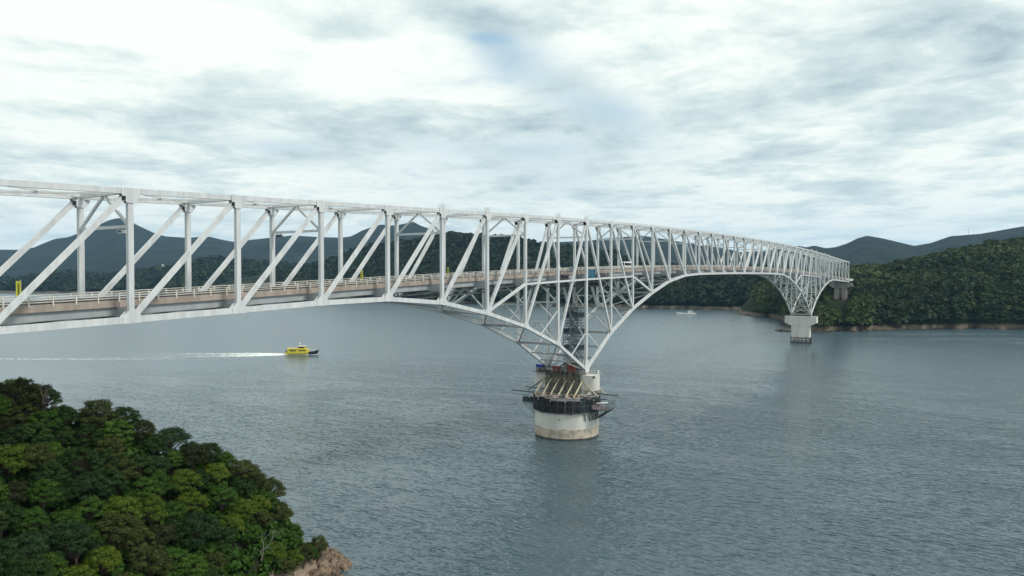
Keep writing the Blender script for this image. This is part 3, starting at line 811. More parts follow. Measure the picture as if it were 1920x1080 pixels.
for n in range(-10, 31):
    x = n*PN; zt, zb = ztop(n), zbot(n)
    bridge.part('top_cross_strut', MB().beam((x, .43, zt+.05), (x, W-.43, zt+.05), .55, .75), ST)
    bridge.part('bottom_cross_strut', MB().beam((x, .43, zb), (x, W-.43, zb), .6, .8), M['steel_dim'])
    zf = zdeck(n)
    fb = MB().box(x-.35, x+.35, .41, W-.41, zf-3.0, zf-1.15)
    bridge.part('floor_beam', fb, M['stringer'])
    if n % 2 == 0:
        bridge.part('sway_strut', MB().beam((x, .40, zt-5.6), (x, W-.40, zt-5.6), .4, .5), ST)
        bridge.part('sway_brace', MB().beam((x, .40, zt-5.4), (x, W/2-.3, zt-.4), .38, .42), ST)
        bridge.part('sway_brace', MB().beam((x, W-.40, zt-5.4), (x, W/2+.3, zt-.4), .38, .42), ST)
    if n < 30:
        zt2, zb2 = ztop(n+1), zbot(n+1)
        for y0, y1, dz in ((.43, W-.43, .0), (W-.43, .43, .33)):
            bridge.part('top_lateral_brace', MB().beam((x+.5, y0, zt-.05-dz), (x+PN-.5, y1, zt2-.05-dz), .34, .3), ST)
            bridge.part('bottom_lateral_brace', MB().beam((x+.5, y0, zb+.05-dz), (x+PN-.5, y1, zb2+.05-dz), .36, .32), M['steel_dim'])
    # transverse bracing between the deck and the lower chords near the piers
    zhi = zf-3.0; hgt = zhi-zb
    if hgt > 4.:
        tiers = 1 if hgt < 10 else 2 if hgt < 20 else 3
        for k in range(tiers):
            a = zb+.4+(hgt-.4)*k/tiers; c = zb+.4+(hgt-.4)*(k+1)/tiers
            bridge.part('transverse_brace', MB().beam((x+.12, .4, a), (x+.12, W/2, c), .34, .38), ST)
            bridge.part('transverse_brace', MB().beam((x-.12, W-.4, a), (x-.12, W/2, c), .34, .38), ST)
            if k: bridge.part('transverse_strut', MB().beam((x, .4, a), (x, W-.4, a), .42, .46), ST)
    # longitudinal light bracing inside the haunch beside each pier
for c in (0, 20):
    for s in (-1, 1):
        for y in (0., W):
            x1, x2 = (c+s)*PN, (c+2*s)*PN
            zm = (zbot(c+s)+zbot(c))/2
            bridge.part('haunch_brace', MB().beam((c*PN, y, zbot(c)+13), (c*PN+s*PN*.55, y, zbot(c)*.45+zbot(c+s)*.55), .26, .3), ST)
            bridge.part('haunch_brace', MB().beam((x1, y, zbot(c+s)+11), (x1+s*PN*.55, y, zbot(c+s)*.45+zbot(c+2*s)*.55), .26, .3), ST)
        for k in (.3, .6):
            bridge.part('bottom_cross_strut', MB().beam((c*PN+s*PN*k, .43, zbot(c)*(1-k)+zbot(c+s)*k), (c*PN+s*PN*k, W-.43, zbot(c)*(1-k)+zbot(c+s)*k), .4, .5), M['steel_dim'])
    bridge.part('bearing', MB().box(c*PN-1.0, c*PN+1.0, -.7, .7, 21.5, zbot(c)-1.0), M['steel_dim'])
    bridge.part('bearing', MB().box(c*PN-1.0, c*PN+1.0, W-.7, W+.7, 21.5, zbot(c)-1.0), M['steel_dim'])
# deck
Y1, Y2 = 3.3, W-3.3
NS = [n/2 for n in range(-20, 61)]
for n in range(-10, 30):
    za, zb_ = zdeck(n), zdeck(n+1); zm = zdeck(n+.5); x = n*PN; g = .04
    for nm, ya, yb, hi, lo, m in (('deck_slab', Y1+.38, Y2-.38, -.20, -.75, M['asphalt']), ('edge_beam', Y1, Y1+.38, 0, -1.12, M['fascia']), ('edge_beam', Y2-.38, Y2, 0, -1.12, M['fascia'])):
        v = []
        for xx, zz in ((x+g, za), (x+PN/2, zm), (x+PN-g, zb_)): v += [(xx, ya, zz+lo), (xx, yb, zz+lo), (xx, yb, zz+hi), (xx, ya, zz+hi)]
        f = [(3, 2, 1, 0), (8, 9, 10, 11)]
        for k in (0, 4):
            for j in range(4): f.append((k+j, k+(j+1) % 4, k+4+(j+1) % 4, k+4+j))
        bridge.part(nm, MB().add(v, f), m)
for y in (4.0, 6.5, W-6.5, W-4.0):
    bridge.part('stringer', MB().sweep([(n*PN, y, zdeck(n)-1.83) for n in NS], .5, 1.36), M['stringer'])
bridge.part('centre_line', MB().sweep([(n*PN, W/2, zdeck(n)-.196) for n in NS], .15, .008), M['paintline'])
for y in (4.5, W-4.5): bridge.part('edge_line', MB().sweep([(n*PN, y, zdeck(n)-.196) for n in NS], .15, .008), M['paintline'])
for y in (Y1+.12, Y2-.12):
    fine = [n/2 for n in range(-20, 61)]
    mb = MB()
    for dz, hh in ((1.12, .13), (.72, .11), (.36, .10)): mb.sweep([(n*PN, y, zdeck(n)+dz) for n in fine], .1, hh)
    rl = bridge.part('railing', mb, M['rail'])
    rest = MB()
    for k in range(241):
        n = -10+k/6; z = zdeck(n); x = n*PN
        if k <= 110: bridge.part('railing_post', MB().box(x-.09, x+.09, y-.2 if y < 7 else y-.06, y+.06 if y < 7 else y+.2, z-.35, z+1.14), M['rail'], rl)
        else: rest.box(x-.09, x+.09, y-.06, y+.06, z, z+1.14)
    o = bridge.part('railing_posts', rest, M['rail'], rl); o['kind'] = 'stuff'
    bridge.part('toe_grating', MB().sweep([(n*PN, y+(.25 if y < 7 else -.25), zdeck(n)+.12) for n in fine], .05, .22), M['dark_steel'])
# maintenance walkway slung under the deck near the first pier
for y in (1.6, 2.6, W-2.6):
    for dz in (-3.3, -4.2): bridge.part('walkway_rail', MB().sweep([(n*PN, y, zdeck(n)+dz) for n in np.arange(-4.6, 3.3, .5)], .14, .16), M['dark_steel'])
bridge.part('walkway_floor', MB().sweep([(n*PN, 2.1, zdeck(n)-4.4) for n in np.arange(-4.6, 3.3, .5)], 1.0, .12), M['dark_steel'])
for k in range(-4, 4):
    bridge.part('walkway_floor', MB().box(k*PN+3, k*PN+9, 3.3, W-3.3, zdeck(k)-3.7, zdeck(k)-3.55), M['dark_steel'])

# ------------------------------------------------------------------ near pier with its scaffolding
HY = W/2
def ring(cx, cy, z, r, n=48): return [(cx+r*math.cos(2*math.pi*i/n), cy+r*math.sin(2*math.pi*i/n), z) for i in range(n)]


pier = Thing('bridge_pier', (0, HY, 0), 'white round concrete pier wrapped in repair scaffolding under the near tower', 'pier', None)
cz = MB().loft([ring(0, HY, 3.5, 11.15, 64), ring(0, HY, 14.3, 11.15, 64)])
o = pier.part('caisson', cz, M['concrete']); 
cz = MB().loft([ring(0, HY, -4, 11.22, 64), ring(0, HY, .55, 11.22, 64)]); pier.part('waterline_band', cz, M['rock_dark'])
tb = ring(0, HY, 3.5, 11.20, 64); tb = [(x, y, 3.55+.45*math.sin(i*.9)*math.sin(i*.37+1)) for i, (x, y, z) in enumerate(tb)]
cz = MB().loft([ring(0, HY, .55, 11.20, 64), tb]); pier.part('tide_band', cz, M['concrete_tide'])


def stadium(z, r, x0=0., y0=-2.4, y1=W+2.4, n=14):
    return [(x0+r*math.cos(a), y0+r*math.sin(a), z) for a in np.linspace(math.pi, 2*math.pi, n)]+[(x0+r*math.cos(a), y1+r*math.sin(a), z) for a in np.linspace(0, math.pi, n)]


pier.part('pier_cap', MB().loft([stadium(16.5, 2.6), stadium(21.5, 2.6)]), M['concrete'])
pier.part('pier_shaft', MB().loft([stadium(14.3, 2.2, 0, 2.2, W-2.2), stadium(16.5, 2.4, 0, .6, W-.6)]), M['concrete'])
for lbl, yy in (('drain_mark', 5.2),):
    pier.part('wall_fitting', MB().box(-11.32, -11.12, 4.2, 4.6, 7.0, 7.4), M['black'])

scaf = Thing('scaffold', (0, HY, 14.3), 'dark ring scaffold with netting, struts and side platforms round the near pier', 'scaffold')
NP = 28
for i in range(NP):
    a0 = 2*math.pi*i/NP+.012; a1 = 2*math.pi*(i+1)/NP-.012; r0, r1 = 11.55, 11.75
    p0 = (math.cos(a0), math.sin(a0)); p1 = (math.cos(a1), math.sin(a1)); zl = 9.1+random.uniform(-.25, .25); zh = 13.9+random.uniform(-.6, .5)
    v = [(r*q[0], HY+r*q[1], z) for z in (zl, zh) for r, q in ((r0, p0), (r0, p1), (r1, p1), (r1, p0))]
    m = M['net_teal'] if 18 <= i < 21 else random.choice([M['net_dark'], M['net_brown'], M['net_dark']])
    scaf.part('net_panel', MB().add(v, [(0, 3, 2, 1), (4, 5, 6, 7), (0, 1, 5, 4), (1, 2, 6, 5), (2, 3, 7, 6), (3, 0, 4, 7)]), m)
    scaf.part('standard', MB().tube((11.9*p0[0], HY+11.9*p0[1], 8.9), (11.9*p0[0], HY+11.9*p0[1], 15.6), .05, None, 6), M['dark_steel'])
    # little white fittings seen on the top edge
    if i % 2 == 0: scaf.part('fixing_plate', MB().box(12.0*p0[0]-.12, 12.0*p0[0]+.12, HY+12.0*p0[1]-.12, HY+12.0*p0[1]+.12, 13.2, 13.45), M['whiteplate'])
for z, r, t in ((14.45, 11.9, .10), (15.5, 11.9, .06), (11.6, 11.85, .06), (9.2, 11.85, .08)):
    mb = MB(); q = ring(0, HY, z, r, NP*2)
    for i in range(len(q)): mb.tube(q[i], q[(i+1) % len(q)], t, None, 5, False)
    scaf.part('ring_rail', mb, M['pole'] if z > 14 else M['dark_steel'])
for i in range(NP):
    a0 = 2*math.pi*i/NP+.02; a1 = 2*math.pi*(i+1)/NP-.02
    v = [(r*math.cos(a), HY+r*math.sin(a), z) for z in (14.35, 14.45) for r, a in ((8.6, a0), (8.6, a1), (11.8, a1), (11.8, a0))]
    m = M['pinksheet'] if i in (14, 15, 16, 13, 12) else M['pole']
    scaf.part('deck_board', MB().add(v, [(0, 3, 2, 1), (4, 5, 6, 7), (0, 1, 5, 4), (1, 2, 6, 5), (2, 3, 7, 6), (3, 0, 4, 7)]), m)
for k in range(6):
    y = .0+15.2*k/5
    scaf.part('raking_strut', MB().beam((-2.75, y, 19.5), (-9.2, y, 14.6), .36, .36), M['strut'])
    scaf.part('raking_strut', MB().beam((2.75, y, 19.5), (9.2, y, 14.6), .36, .36), M['strut'])
    scaf.part('standard', MB().tube((-5.2, y, 14.4), (-5.2, y, 17.4), .1, None, 6), M['pole'])
for y, s in ((-.0, -1), (W, 1)):
    for x in (-2.6, 2.6):
        scaf.part('raking_strut', MB().beam((x, y, 19.4), (x-.5*np.sign(-x), y+s*6.2, 14.7), .32, .32), M['strut'] if s < 0 else M['dark_steel'])
        scaf.part('outrigger_beam', MB().beam((x-(4 if x < 0 else 0), y+s*1.5, 14.75), (x-(4 if x < 0 else 0), y+s*11.0, 14.75), .28, .34), M['dark_steel'])
# olive netting with poles on the face of the cap
for k in range(9):
    y0, y1 = .6+k*1.56, .6+(k+1)*1.56-.06; m = M['net_olive']
    scaf.part('net_panel', MB().box(-2.95, -2.85, y0, y1, 14.6+random.uniform(0, .4), 21.6+random.uniform(-.5, .5)), m)
    scaf.part('standard', MB().tube((-3.25, y0, 14.5), (-3.25, y0, 22.6), .06, None, 6), M['pole'])
    scaf.part('standard', MB().tube((-4.3, y0+.4, 14.5), (-4.3, y0+.4, 19.3), .06, None, 6), M['dark_steel'])
for z in (15.8, 17.2, 18.7, 20.2, 21.7, 22.5): scaf.part('ledger', MB().tube((-3.3, .4, z), (-3.3, W-.4, z), .05, None, 6), M['pole'])
for z in (16.4, 17.8): scaf.part('ledger', MB().tube((-4.35, .4, z), (-4.35, W-.4, z), .05, None, 6), M['dark_steel'])
for k in range(10): scaf.part('bracing', MB().tube((-3.4, .6+k*1.4, 14.6), (-3.4, 2.0+k*1.4, 18.2), .05, None, 5), M['pole'])
# poles, planks and rusty sheets lying about the ring deck and the face of the cap
for k in range(46):
    a = math.radians(random.uniform(120, 300)); r = random.uniform(8.8, 11.6); c = np.array([r*math.cos(a), HY+r*math.sin(a), 14.6+random.uniform(0, .5)])
    if abs(c[0]) < 3.4 and -4 < c[1] < W+4: continue
    v = np.array([random.uniform(-1, 1), random.uniform(-1, 1), random.uniform(-.12, .3)]); v = v/np.linalg.norm(v)*random.uniform(.8, 2.2)
    if k % 3 == 0: scaf.part('plank', MB().beam(c-v, c+v, .28, .07), random.choice([M['strut'], M['pinksheet'], M['rusty']]))
    elif k % 3 == 1: scaf.part('pole', MB().tube(c-v, c+v, .06, None, 5), random.choice([M['pole'], M['strut'], M['dark_steel']]))
    else: scaf.part('stack', MB().box(c[0]-.5, c[0]+.5, c[1]-.5, c[1]+.5, 14.46, 14.46+random.uniform(.3, 1.1)), random.choice([M['rusty'], M['net_brown'], M['dark_steel'], M['net_olive']]))
for k in range(40):
    y = random.uniform(.2, W-.2); z = random.uniform(14.8, 21.5); x = random.uniform(-5., -3.3); t_ = random.random()
    q = (x+random.uniform(-.8, .8), y+random.uniform(-2.2, 2.2), min(22.6, z+random.uniform(-.3, 2.8)))
    scaf.part('bracing', MB().tube((x, y, z), q, .05, None, 5), random.choice([M['pole'], M['dark_steel'], M['rusty'], M['strut']]))
for k in range(26):
    y = random.uniform(.0, W+3); c = (random.uniform(-3.9, -1.2), y, 21.76); h = random.uniform(.3, 1.3)
    scaf.part('equipment', MB().box(c[0]-random.uniform(.2, .5), c[0]+.4, y-random.uniform(.2, .6), y+.4, 21.76, 21.76+h), random.choice([M['rusty'], M['dark_steel'], M['net_olive'], M['pole'], M['net_brown']]))
for y in np.linspace(.2, W, 9):
    scaf.part('standard', MB().tube((-4.1, y, 21.7), (-4.1, y, 23.6), .05, None, 5), M['pole'])
for z in (22.6, 23.2): scaf.part('ledger', MB().tube((-4.1, .2, z), (-4.1, W+4.3, z), .05, None, 5), M['pole'])
# side platforms
for s, ya, yb, pink in ((-1, -3.9, -9.4, True), (1, W+3.9, W+8.6, False)):
    lo, hi = min(ya, yb), max(ya, yb); xa, xb = -3.6, 3.6
    sp = []
    fl = MB().box(xa, xb, lo, hi, 10.2, 10.4); scaf.part('side_platform', fl, M['dark_steel'])
    for x in np.linspace(xa, xb, 6):
        scaf.part('platform_brace', MB().beam((x, s*-1*0+ya, 6.4), (x, yb-s*.3, 10.2), .16, .16), M['dark_steel'])
        scaf.part('platform_brace', MB().beam((x, ya, 6.4), (x, ya, 10.2), .16, .16), M['dark_steel'])
    for x in np.linspace(xa, xb, 5):
        for y in (lo+.1, (lo+hi)/2, hi-.1): scaf.part('standard', MB().tube((x, y, 10.4), (x, y, 12.9), .06, None, 6), M['dark_steel'])
    for z in (11.2, 11.9, 12.7):
        for (p, q) in (((xa, lo+.1), (xb, lo+.1)), ((xa, hi-.1), (xb, hi-.1)), ((xa, lo), (xa, hi)), ((xb, lo), (xb, hi))):
            scaf.part('ledger', MB().tube((*p, z), (*q, z), .05, None, 5), M['dark_steel'])
    if pink:
        for k in range(5): scaf.part('sheet', MB().box(xa-.06-.01*k, xa-.01*k, lo+.15+k*1.05, lo+.15+k*1.05+.95, 10.5, 12.0+random.uniform(-.3, .3)), M['pinksheet'])
        scaf.part('roll', MB().tube((-3.2, -5.6, 12.4), (-1.0, -8.8, 12.6), .3, None, 8), M['whiteplate'])
    else:
        for k in range(4): scaf.part('sheet', MB().box(xa-.06, xa, lo+.15+k*1.1, lo+1.1+k*1.1, 10.5, 12.4+random.uniform(-.3, .3)), M['net_teal'])
        scaf.part('roll', MB().tube((-3.0, W+4.3, 12.6), (-3.0, W+5.6, 12.6), .35, None, 8), M['whiteplate'])
# W-shaped hangers on the right of the caisson
mb = MB()
for k in range(5):
    a0 = math.radians(238+k*9); a1 = a0+math.radians(4.5)
    p = (11.5*math.cos(a0), HY+11.5*math.sin(a0)); q = (11.5*math.cos(a1), HY+11.5*math.sin(a1))
    scaf.part('hanger', MB().tube((*p, 9.3), (*q, 6.3), .12, None, 6), M['dark_steel']); scaf.part('hanger', MB().tube((*q, 6.3), (*q, 9.3), .12, None, 6), M['dark_steel'])

# machines on the cap
def crate(name, x, y, z, dx, dy, dz, m, label, cat):
    t = Thing(name, (x, y, z), label, cat)
    t.part('body', MB().box(x-dx, x+dx, y-dy, y+dy, z+.15, z+dz), m)
    for k in range(5): t.part('rib', MB().box(x-dx-.05, x-dx-.002, y-dy+dy*2*k/5+.05, y-dy+dy*2*k/5+.2, z+.2, z+dz-.1), m)
    for sx in (-1, 1): t.part('skid', MB().box(x+sx*dx*.7-.1, x+sx*dx*.7+.1, y-dy, y+dy, z, z+.15), M['dark_steel'])
    t.part('lid', MB().box(x-dx-.08, x+dx+.08, y-dy-.08, y+dy+.08, z+dz, z+dz+.1), m)
    return t


crate('machine_box', -1.6, W+2.2, 22.0, .9, 1.35, 1.9, M['bluebox'], 'blue container on the far end of the near pier cap', 'container')
crate('machine_box', -2.6, 10.2, 21.75, .9, 1.25, 2.1, M['redbox'], 'left red machine on the scaffold deck of the near pier', 'machine')
crate('machine_box', -2.6, 4.4, 21.75, .9, 1.15, 2.9, M['redbox'], 'taller right red machine on the scaffold deck of the near pier', 'machine')
scaf.part('deck_board', MB().box(-4.2, -.8, 0.2, W+4.4, 21.62, 21.74), M['dark_steel'])
t = Thing('hose_reel', (-2.9, 7.2, 21.75), 'grey-green hose reel standing between the two red machines', 'reel')
for dy in (-.5, .5):
    mb = MB(); q = [(-2.9+dy*.0+1.5*math.cos(a)*.35, 7.2+1.5*math.cos(a), 23.4+1.5*math.sin(a)) for a in np.linspace(0, 2*math.pi, 25)[:-1]]
    for i in range(24): mb.tube(np.array(q[i])+(dy, 0, 0), np.array(q[(i+1) % 24])+(dy, 0, 0), .13, None, 6, False)
    t.part('rim', mb, M['dark_steel'])
    for a in (0, 1.05, 2.1): t.part('spoke', MB().tube((-2.9+dy-.5*math.cos(a), 7.2-1.4*math.cos(a), 23.4-1.4*math.sin(a)), (-2.9+dy+.5*math.cos(a), 7.2+1.4*math.cos(a), 23.4+1.4*math.sin(a)), .06, None, 5), M['pole'])
t.part('drum', MB().tube((-3.4, 7.2, 23.4), (-2.4, 7.2, 23.4), .8, None, 14), M['net_olive'])
t.part('stand', MB().box(-3.6, -2.2, 6.2, 8.2, 21.75, 21.95), M['dark_steel'])
# cap edge railing
for y0, y1, x in ((-4.6, 0.2, -2.3), (-4.6, 0.2, 2.3), (W, W+4.6, 2.3)):
    mb = MB()
    for z in (22.1, 22.7): mb.tube((x, y0, z), (x, y1, z), .05, None, 5)
    for y in np.linspace(y0, y1, 5): mb.tube((x, y, 21.5), (x, y, 22.75), .05, None, 5)
    pier.part('cap_railing', mb, M['rail'])
pier.part('cap_lamp', MB().box(-.25, .25, -4.9, -4.5, 21.5, 23.3), M['whiteplate'])
pier.part('cap_fitting', MB().box(-2.3, -1.7, -4.3, -3.7, 20.8, 21.4), M['black'])

# stair tower inside the haunch, with a hoist mast
tw = Thing('stair_tower', (1.2, 5.2, 21.7), 'slate-blue scaffold stair tower standing inside the steelwork on the near pier', 'scaffold tower')
tx0, tx1, ty0, ty1 = -1.4, 3.8, 2.4, 8.2; zt0, zt1 = 21.75, 44.8
for x in np.linspace(tx0, tx1, 4):
    for y in np.linspace(ty0, ty1, 5):
        if x in (tx0, tx1) or y in (ty0, ty1) or True: tw.part('standard', MB().tube((x, y, zt0), (x, y, zt1+random.uniform(0, .9)), .08, None, 5), M['net_blue'])
lev = 12
for k in range(lev+1):
    z = zt0+(zt1-zt0)*k/lev; mb = MB()
    for y in np.linspace(ty0, ty1, 5): mb.tube((tx0, y, z), (tx1, y, z), .055, None, 4, False)
    for x in np.linspace(tx0, tx1, 4): mb.tube((x, ty0, z), (x, ty1, z), .055, None, 4, False); mb.tube((x, ty0, z+1.0), (x, ty1, z+1.0), .05, None, 4, False)
    tw.part('ledgers', mb, M['net_blue'])
    if k < lev:
        h = (zt1-zt0)/lev
        tw.part('landing', MB().box(tx0+.2, tx1-.2, ty0 if k % 2 else ty1-1.3, ty0+1.3 if k % 2 else ty1, z+.03, z+.1), M['dark_steel'])
        tw.part('stair_flight', MB().beam((1.2, ty0+1.2, z+(h if k % 2 else 0)), (1.2, ty1-1.2, z+(0 if k % 2 else h)), .9, .22), M['net_blue'])
        br = MB()
        for y in np.linspace(ty0, ty1, 5)[:-1]:
            for xx in (tx0-.05, tx1+.05): br.tube((xx, y, z), (xx, y+1.45, z+h), .045, None, 4, False); br.tube((xx, y+1.45, z), (xx, y, z+h), .045, None, 4, False)
        for x in np.linspace(tx0, tx1, 4)[:-1]:
            for yy in (ty0-.05, ty1+.05): br.tube((x, yy, z), (x+1.73, yy, z+h), .045, None, 4, False)
        tw.part('bracing', br, M['net_blue'])
        if k % 3 == 1:
            tw.part('net_panel', MB().box(tx1+.12, tx1+.16, ty0+.2, ty1-.2, z+.1, z+h*.95), M['net_teal'])
            tw.part('net_panel', MB().box(tx0+.2, tx1-.2, ty1+.12, ty1+.16, z+.1, z+h*.95), M['net_teal'])
tw.part('top_landing', MB().box(tx0-.5, tx1+.5, ty0-.4, ty1+.4, zt1, zt1+.15), M['pole'])
mb = MB()
for x, y in ((.6, 4.4), (2.0, 4.4), (.6, 5.8), (2.0, 5.8)): mb.tube((x, y, zt1), (x, y, 56), .08, None, 5)
for k in range(9):
    z = zt1+k*1.25
    for p, q in (((.6, 4.4), (2.0, 4.4)), ((2.0, 4.4), (2.0, 5.8)), ((2.0, 5.8), (.6, 5.8)), ((.6, 5.8), (.6, 4.4))): mb.tube((*p, z), (*q, z+1.25), .05, None, 4, False)
tw.part('hoist_mast', mb, M['pole'])

# hanging scaffold below the deck over the pier, blue tarpaulin, sheeting
hs = Thing('hanging_scaffold', (0, HY, 52), 'dark scaffold slung beneath the deck above the near pier', 'scaffold')
for xx in np.arange(-17, 21, 3.0):
    for y in (.9, 2.4, W-2.4, W-.9): hs.part('standard', MB().tube((xx, y, 51.9), (xx, y, 57.3), .07, None, 5), M['dark_steel'])
    hs.part('ledger', MB().tube((xx, .6, 52.0), (xx, W-.6, 52.0), .07, None, 5), M['dark_steel'])
for y in (.9, 2.4, W-2.4):
    for z in (52.0, 53.3, 54.6, 55.9): hs.part('ledger', MB().tube((-17.5, y, z), (20.5, y, z+.4), .06, None, 5), M['dark_steel'])
for k, xx in enumerate(np.arange(-16, 20, 3.0)):
    hs.part('deck_board', MB().box(xx-1.4, xx+1.4, 1.0, W-1.0, 51.75, 51.85), M['dark_steel'])
    if k in (0, 1, 2, 3, 4, 8, 9, 10): hs.part('net_panel', MB().box(xx-1.45, xx+1.45, 2.6, 2.66, 52.2, 56.3-random.uniform(0, .8)), random.choice([M['net_brown'], M['net_dark'], M['stringer']]))
for xx, m in ((-5.5, M['net_blue']), (-3.6, M['net_blue']), (-1.5, M['tarp'])):
    hs.part('sheet', MB().box(xx-.9, xx+.85, Y1-.2, Y1-.12, zdeck(0)+.05, zdeck(0)+1.6), m)
t = Thing('tarpaulin', (5, .8, 54.6), 'blue tarpaulin screen hung on the scaffold at deck level over the near pier', 'tarpaulin')
for k in range(5):
    x0 = 1.0+k*1.5; dz = random.uniform(-.25, .25)
    t.part('sheet', MB().add([(x0, .72, 54.4+dz), (x0+.75, .60, 54.3+dz), (x0+1.48, .72, 54.4+dz), (x0, .72, 57.9), (x0+.75, .64, 57.8), (x0+1.48, .72, 57.9), (x0, .82, 54.4+dz), (x0+1.48, .82, 54.4+dz), (x0, .82, 57.9), (x0+1.48, .82, 57.9)],
           [(0, 1, 4, 3), (1, 2, 5, 4), (7, 6, 8, 9), (6, 0, 3, 8), (2, 7, 9, 5), (3, 4, 5, 9, 8), (0, 6, 7, 2, 1)]), M['tarp'])
t.part('hanging_pole', MB().tube((.6, .78, 57.98), (9, .78, 57.98), .07, None, 6), M['pole'])

# ------------------------------------------------------------------ far pier and far abutment
fp = Thing('bridge_pier', (400, HY, 0), 'white T-shaped concrete pier standing in the water at the far end of the main span', 'pier')
def yz_prism(mb, prof, x0, x1):
    n = len(prof); v = [(x0, y, z) for y, z in prof]+[(x1, y, z) for y, z in prof]
    return mb.add(v, [tuple(range(n)), tuple(reversed(range(n, 2*n)))]+[(i, n+i, n+(i+1) % n, (i+1) % n) for i in range(n)])
fp.part('pier_cap', yz_prism(MB(), [(-4.6, 21.5), (-4.6, 16.4), (.6, 14.0), (W-.6, 14.0), (W+4.6, 16.4), (W+4.6, 21.5)], 396.6, 403.4), M['concrete'])
fp.part('pier_stem', MB().box(396.8, 403.2, .6, W-.6, -3, 14.0), M['concrete'])
for k in range(6):
    y = .3+k*(W-.6)/5; fp.part('fender_post', MB().box(396.0, 396.5, y-.22, y+.22, -.8, 5.2 if k % 2 else 4.6), M['rust'])
    if k < 3: fp.part('fender_post', MB().box(396.6+k*3, 397.1+k*3, -.15, .3, -.8, 4.8), M['rust'])
for z in (4.2, 1.9): fp.part('fender_rail', MB().box(395.9, 396.6, .0, W, z-.2, z+.2), M['rust']); fp.part('fender_rail', MB().box(396.6, 403.4, -.2, .4, z-.2, z+.2), M['rust'])
fp.part('waterline_band', MB().box(396.4, 403.6, .2, W-.2, -3, .9), M['rust'])
mb = MB()
for x in (397, 403):
    for z in (22.1, 22.7): mb.tube((x, -4.2, z), (x, W+4.2, z), .06, None, 5)
    for y in np.linspace(-4.2, W+4.2, 13): mb.tube((x, y, 21.5), (x, y, 22.75), .06, None, 5)
fp.part('cap_railing', mb, M['dark_steel'])

ab = Thing('bridge_pier', (600, HY, 30), 'short grey concrete end pier on the slope under the far end of the truss', 'pier')
zb = zbot(30)
ab.part('pier_cap', yz_prism(MB(), [(-3.2, zb-1.3), (-3.2, zb-4.4), (0.5, zb-6.6), (W-.5, zb-6.6), (W+3.2, zb-4.4), (W+3.2, zb-1.3)], 597.5, 603.5), M['concrete_shaded'])
for y in (4.1, W-4.1): ab.part('column', MB().tube((600.5, y, 22), (600.5, y, zb-6.6), 2.8, None, 20), M['concrete_shaded'])
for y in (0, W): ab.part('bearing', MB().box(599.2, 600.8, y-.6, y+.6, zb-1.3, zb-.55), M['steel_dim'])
na = Thing('bridge_pier', (-200, HY, 20), 'concrete end pier at the near end of the truss on the headland', 'pier')
zb = zbot(-10)
na.part('pier_cap', yz_prism(MB(), [(-3.2, zb-1.3), (-3.2, zb-4.4), (W+3.2, zb-4.4), (W+3.2, zb-1.3)], -203, -197), M['concrete'])
for y in (3.2, W-3.2): na.part('column', MB().tube((-200, y, 5), (-200, y, zb-4.4), 2.2, None, 20), M['concrete'])
for y in (0, W): na.part('bearing', MB().box(-200.8, -199.2, y-.6, y+.6, zb-1.3, zb-.55), M['steel_dim'])
for nm, x0, x1, sgn, lb in (('approach_road', 600.3, 700, 1, 'short approach road running from the far end of the truss into the hillside'), ('approach_road', -320, -200.3, -1, 'approach road leading onto the near end of the truss')):
    t = Thing(nm, (x0 if sgn > 0 else x1, HY, zdeck(30)), lb, 'road')
    zz = zdeck(30) if sgn > 0 else zdeck(-10); e = zz-(x1-x0)*.028
    za, ze = (zz, e) if sgn > 0 else (e, zz)
    for n_, ya, yb, hi, lo, m in (('slab', Y1+.38, Y2-.38, -.2, -1.5, M['asphalt']), ('parapet', Y1, Y1+.38, .75, -1.6, M['concrete']), ('parapet', Y2-.38, Y2, .75, -1.6, M['concrete'])):
        mb = MB(); mb.add([(x0, ya, za+lo), (x1, ya, ze+lo), (x1, yb, ze+lo), (x0, yb, za+lo), (x0, ya, za+hi), (x1, ya, ze+hi), (x1, yb, ze+hi), (x0, yb, za+hi)], [(0, 3, 2, 1), (4, 5, 6, 7), (0, 1, 5, 4), (1, 2, 6, 5), (2, 3, 7, 6), (3, 0, 4, 7)])
        t.part(n_, mb, m)
t = Thing('street_lamp', (606, 3.0, zdeck(30)), 'slim street lamp at the far end of the bridge', 'street lamp')
z0 = zdeck(30); t.part('pole', MB().tube((606, 3.1, z0-1), (606, 3.1, z0+11), .14, .09, 8), M['pole']); t.part('arm', MB().tube((606, 3.1, z0+11), (605.4, .6, z0+11.6), .07, None, 6), M['pole']); t.part('lamp_head', MB().box(605.1, 605.7, -.3, .9, z0+11.5, z0+11.75), M['whiteplate'])

# ------------------------------------------------------------------ things on the bridge
def banner(x, lb, h=2.9, bars=5):
    n = x/PN; z = zdeck(n)+.1; y = Y2-.35
    t = Thing('banner', (x, y, z), lb, 'banner', 'yellow banners along the far railing')
    t.part('pole', MB().tube((x+.38, y, z), (x+.38, y, z+h+.6), .035, None, 6), M['pole'])
    t.part('crossbar', MB().tube((x-.38, y, z+h+.5), (x+.4, y, z+h+.5), .025, None, 5), M['pole'])
    c = t.part('cloth', MB().add([(x-.36, y-.02, z+.5), (x, y+.05, z+.45), (x+.36, y-.02, z+.5), (x-.36, y-.02, z+h+.48), (x, y+.05, z+h+.48), (x+.36, y-.02, z+h+.48)], [(0, 1, 4, 3), (1, 2, 5, 4)]), M['yellow_cloth'])
    for k in range(bars):
        zz = z+.75+k*(h-.5)/bars
        mb = MB(); mb.box(x-.2, x+.2, y-.075, y-.055, zz, zz+.06); mb.box(x-.2, x+.2, y-.075, y-.055, zz+.26, zz+.31); mb.box(x-.04, x+.04, y-.078, y-.053, zz-.03, zz+.36)
        t.part('lettering', mb, M['black'], c)


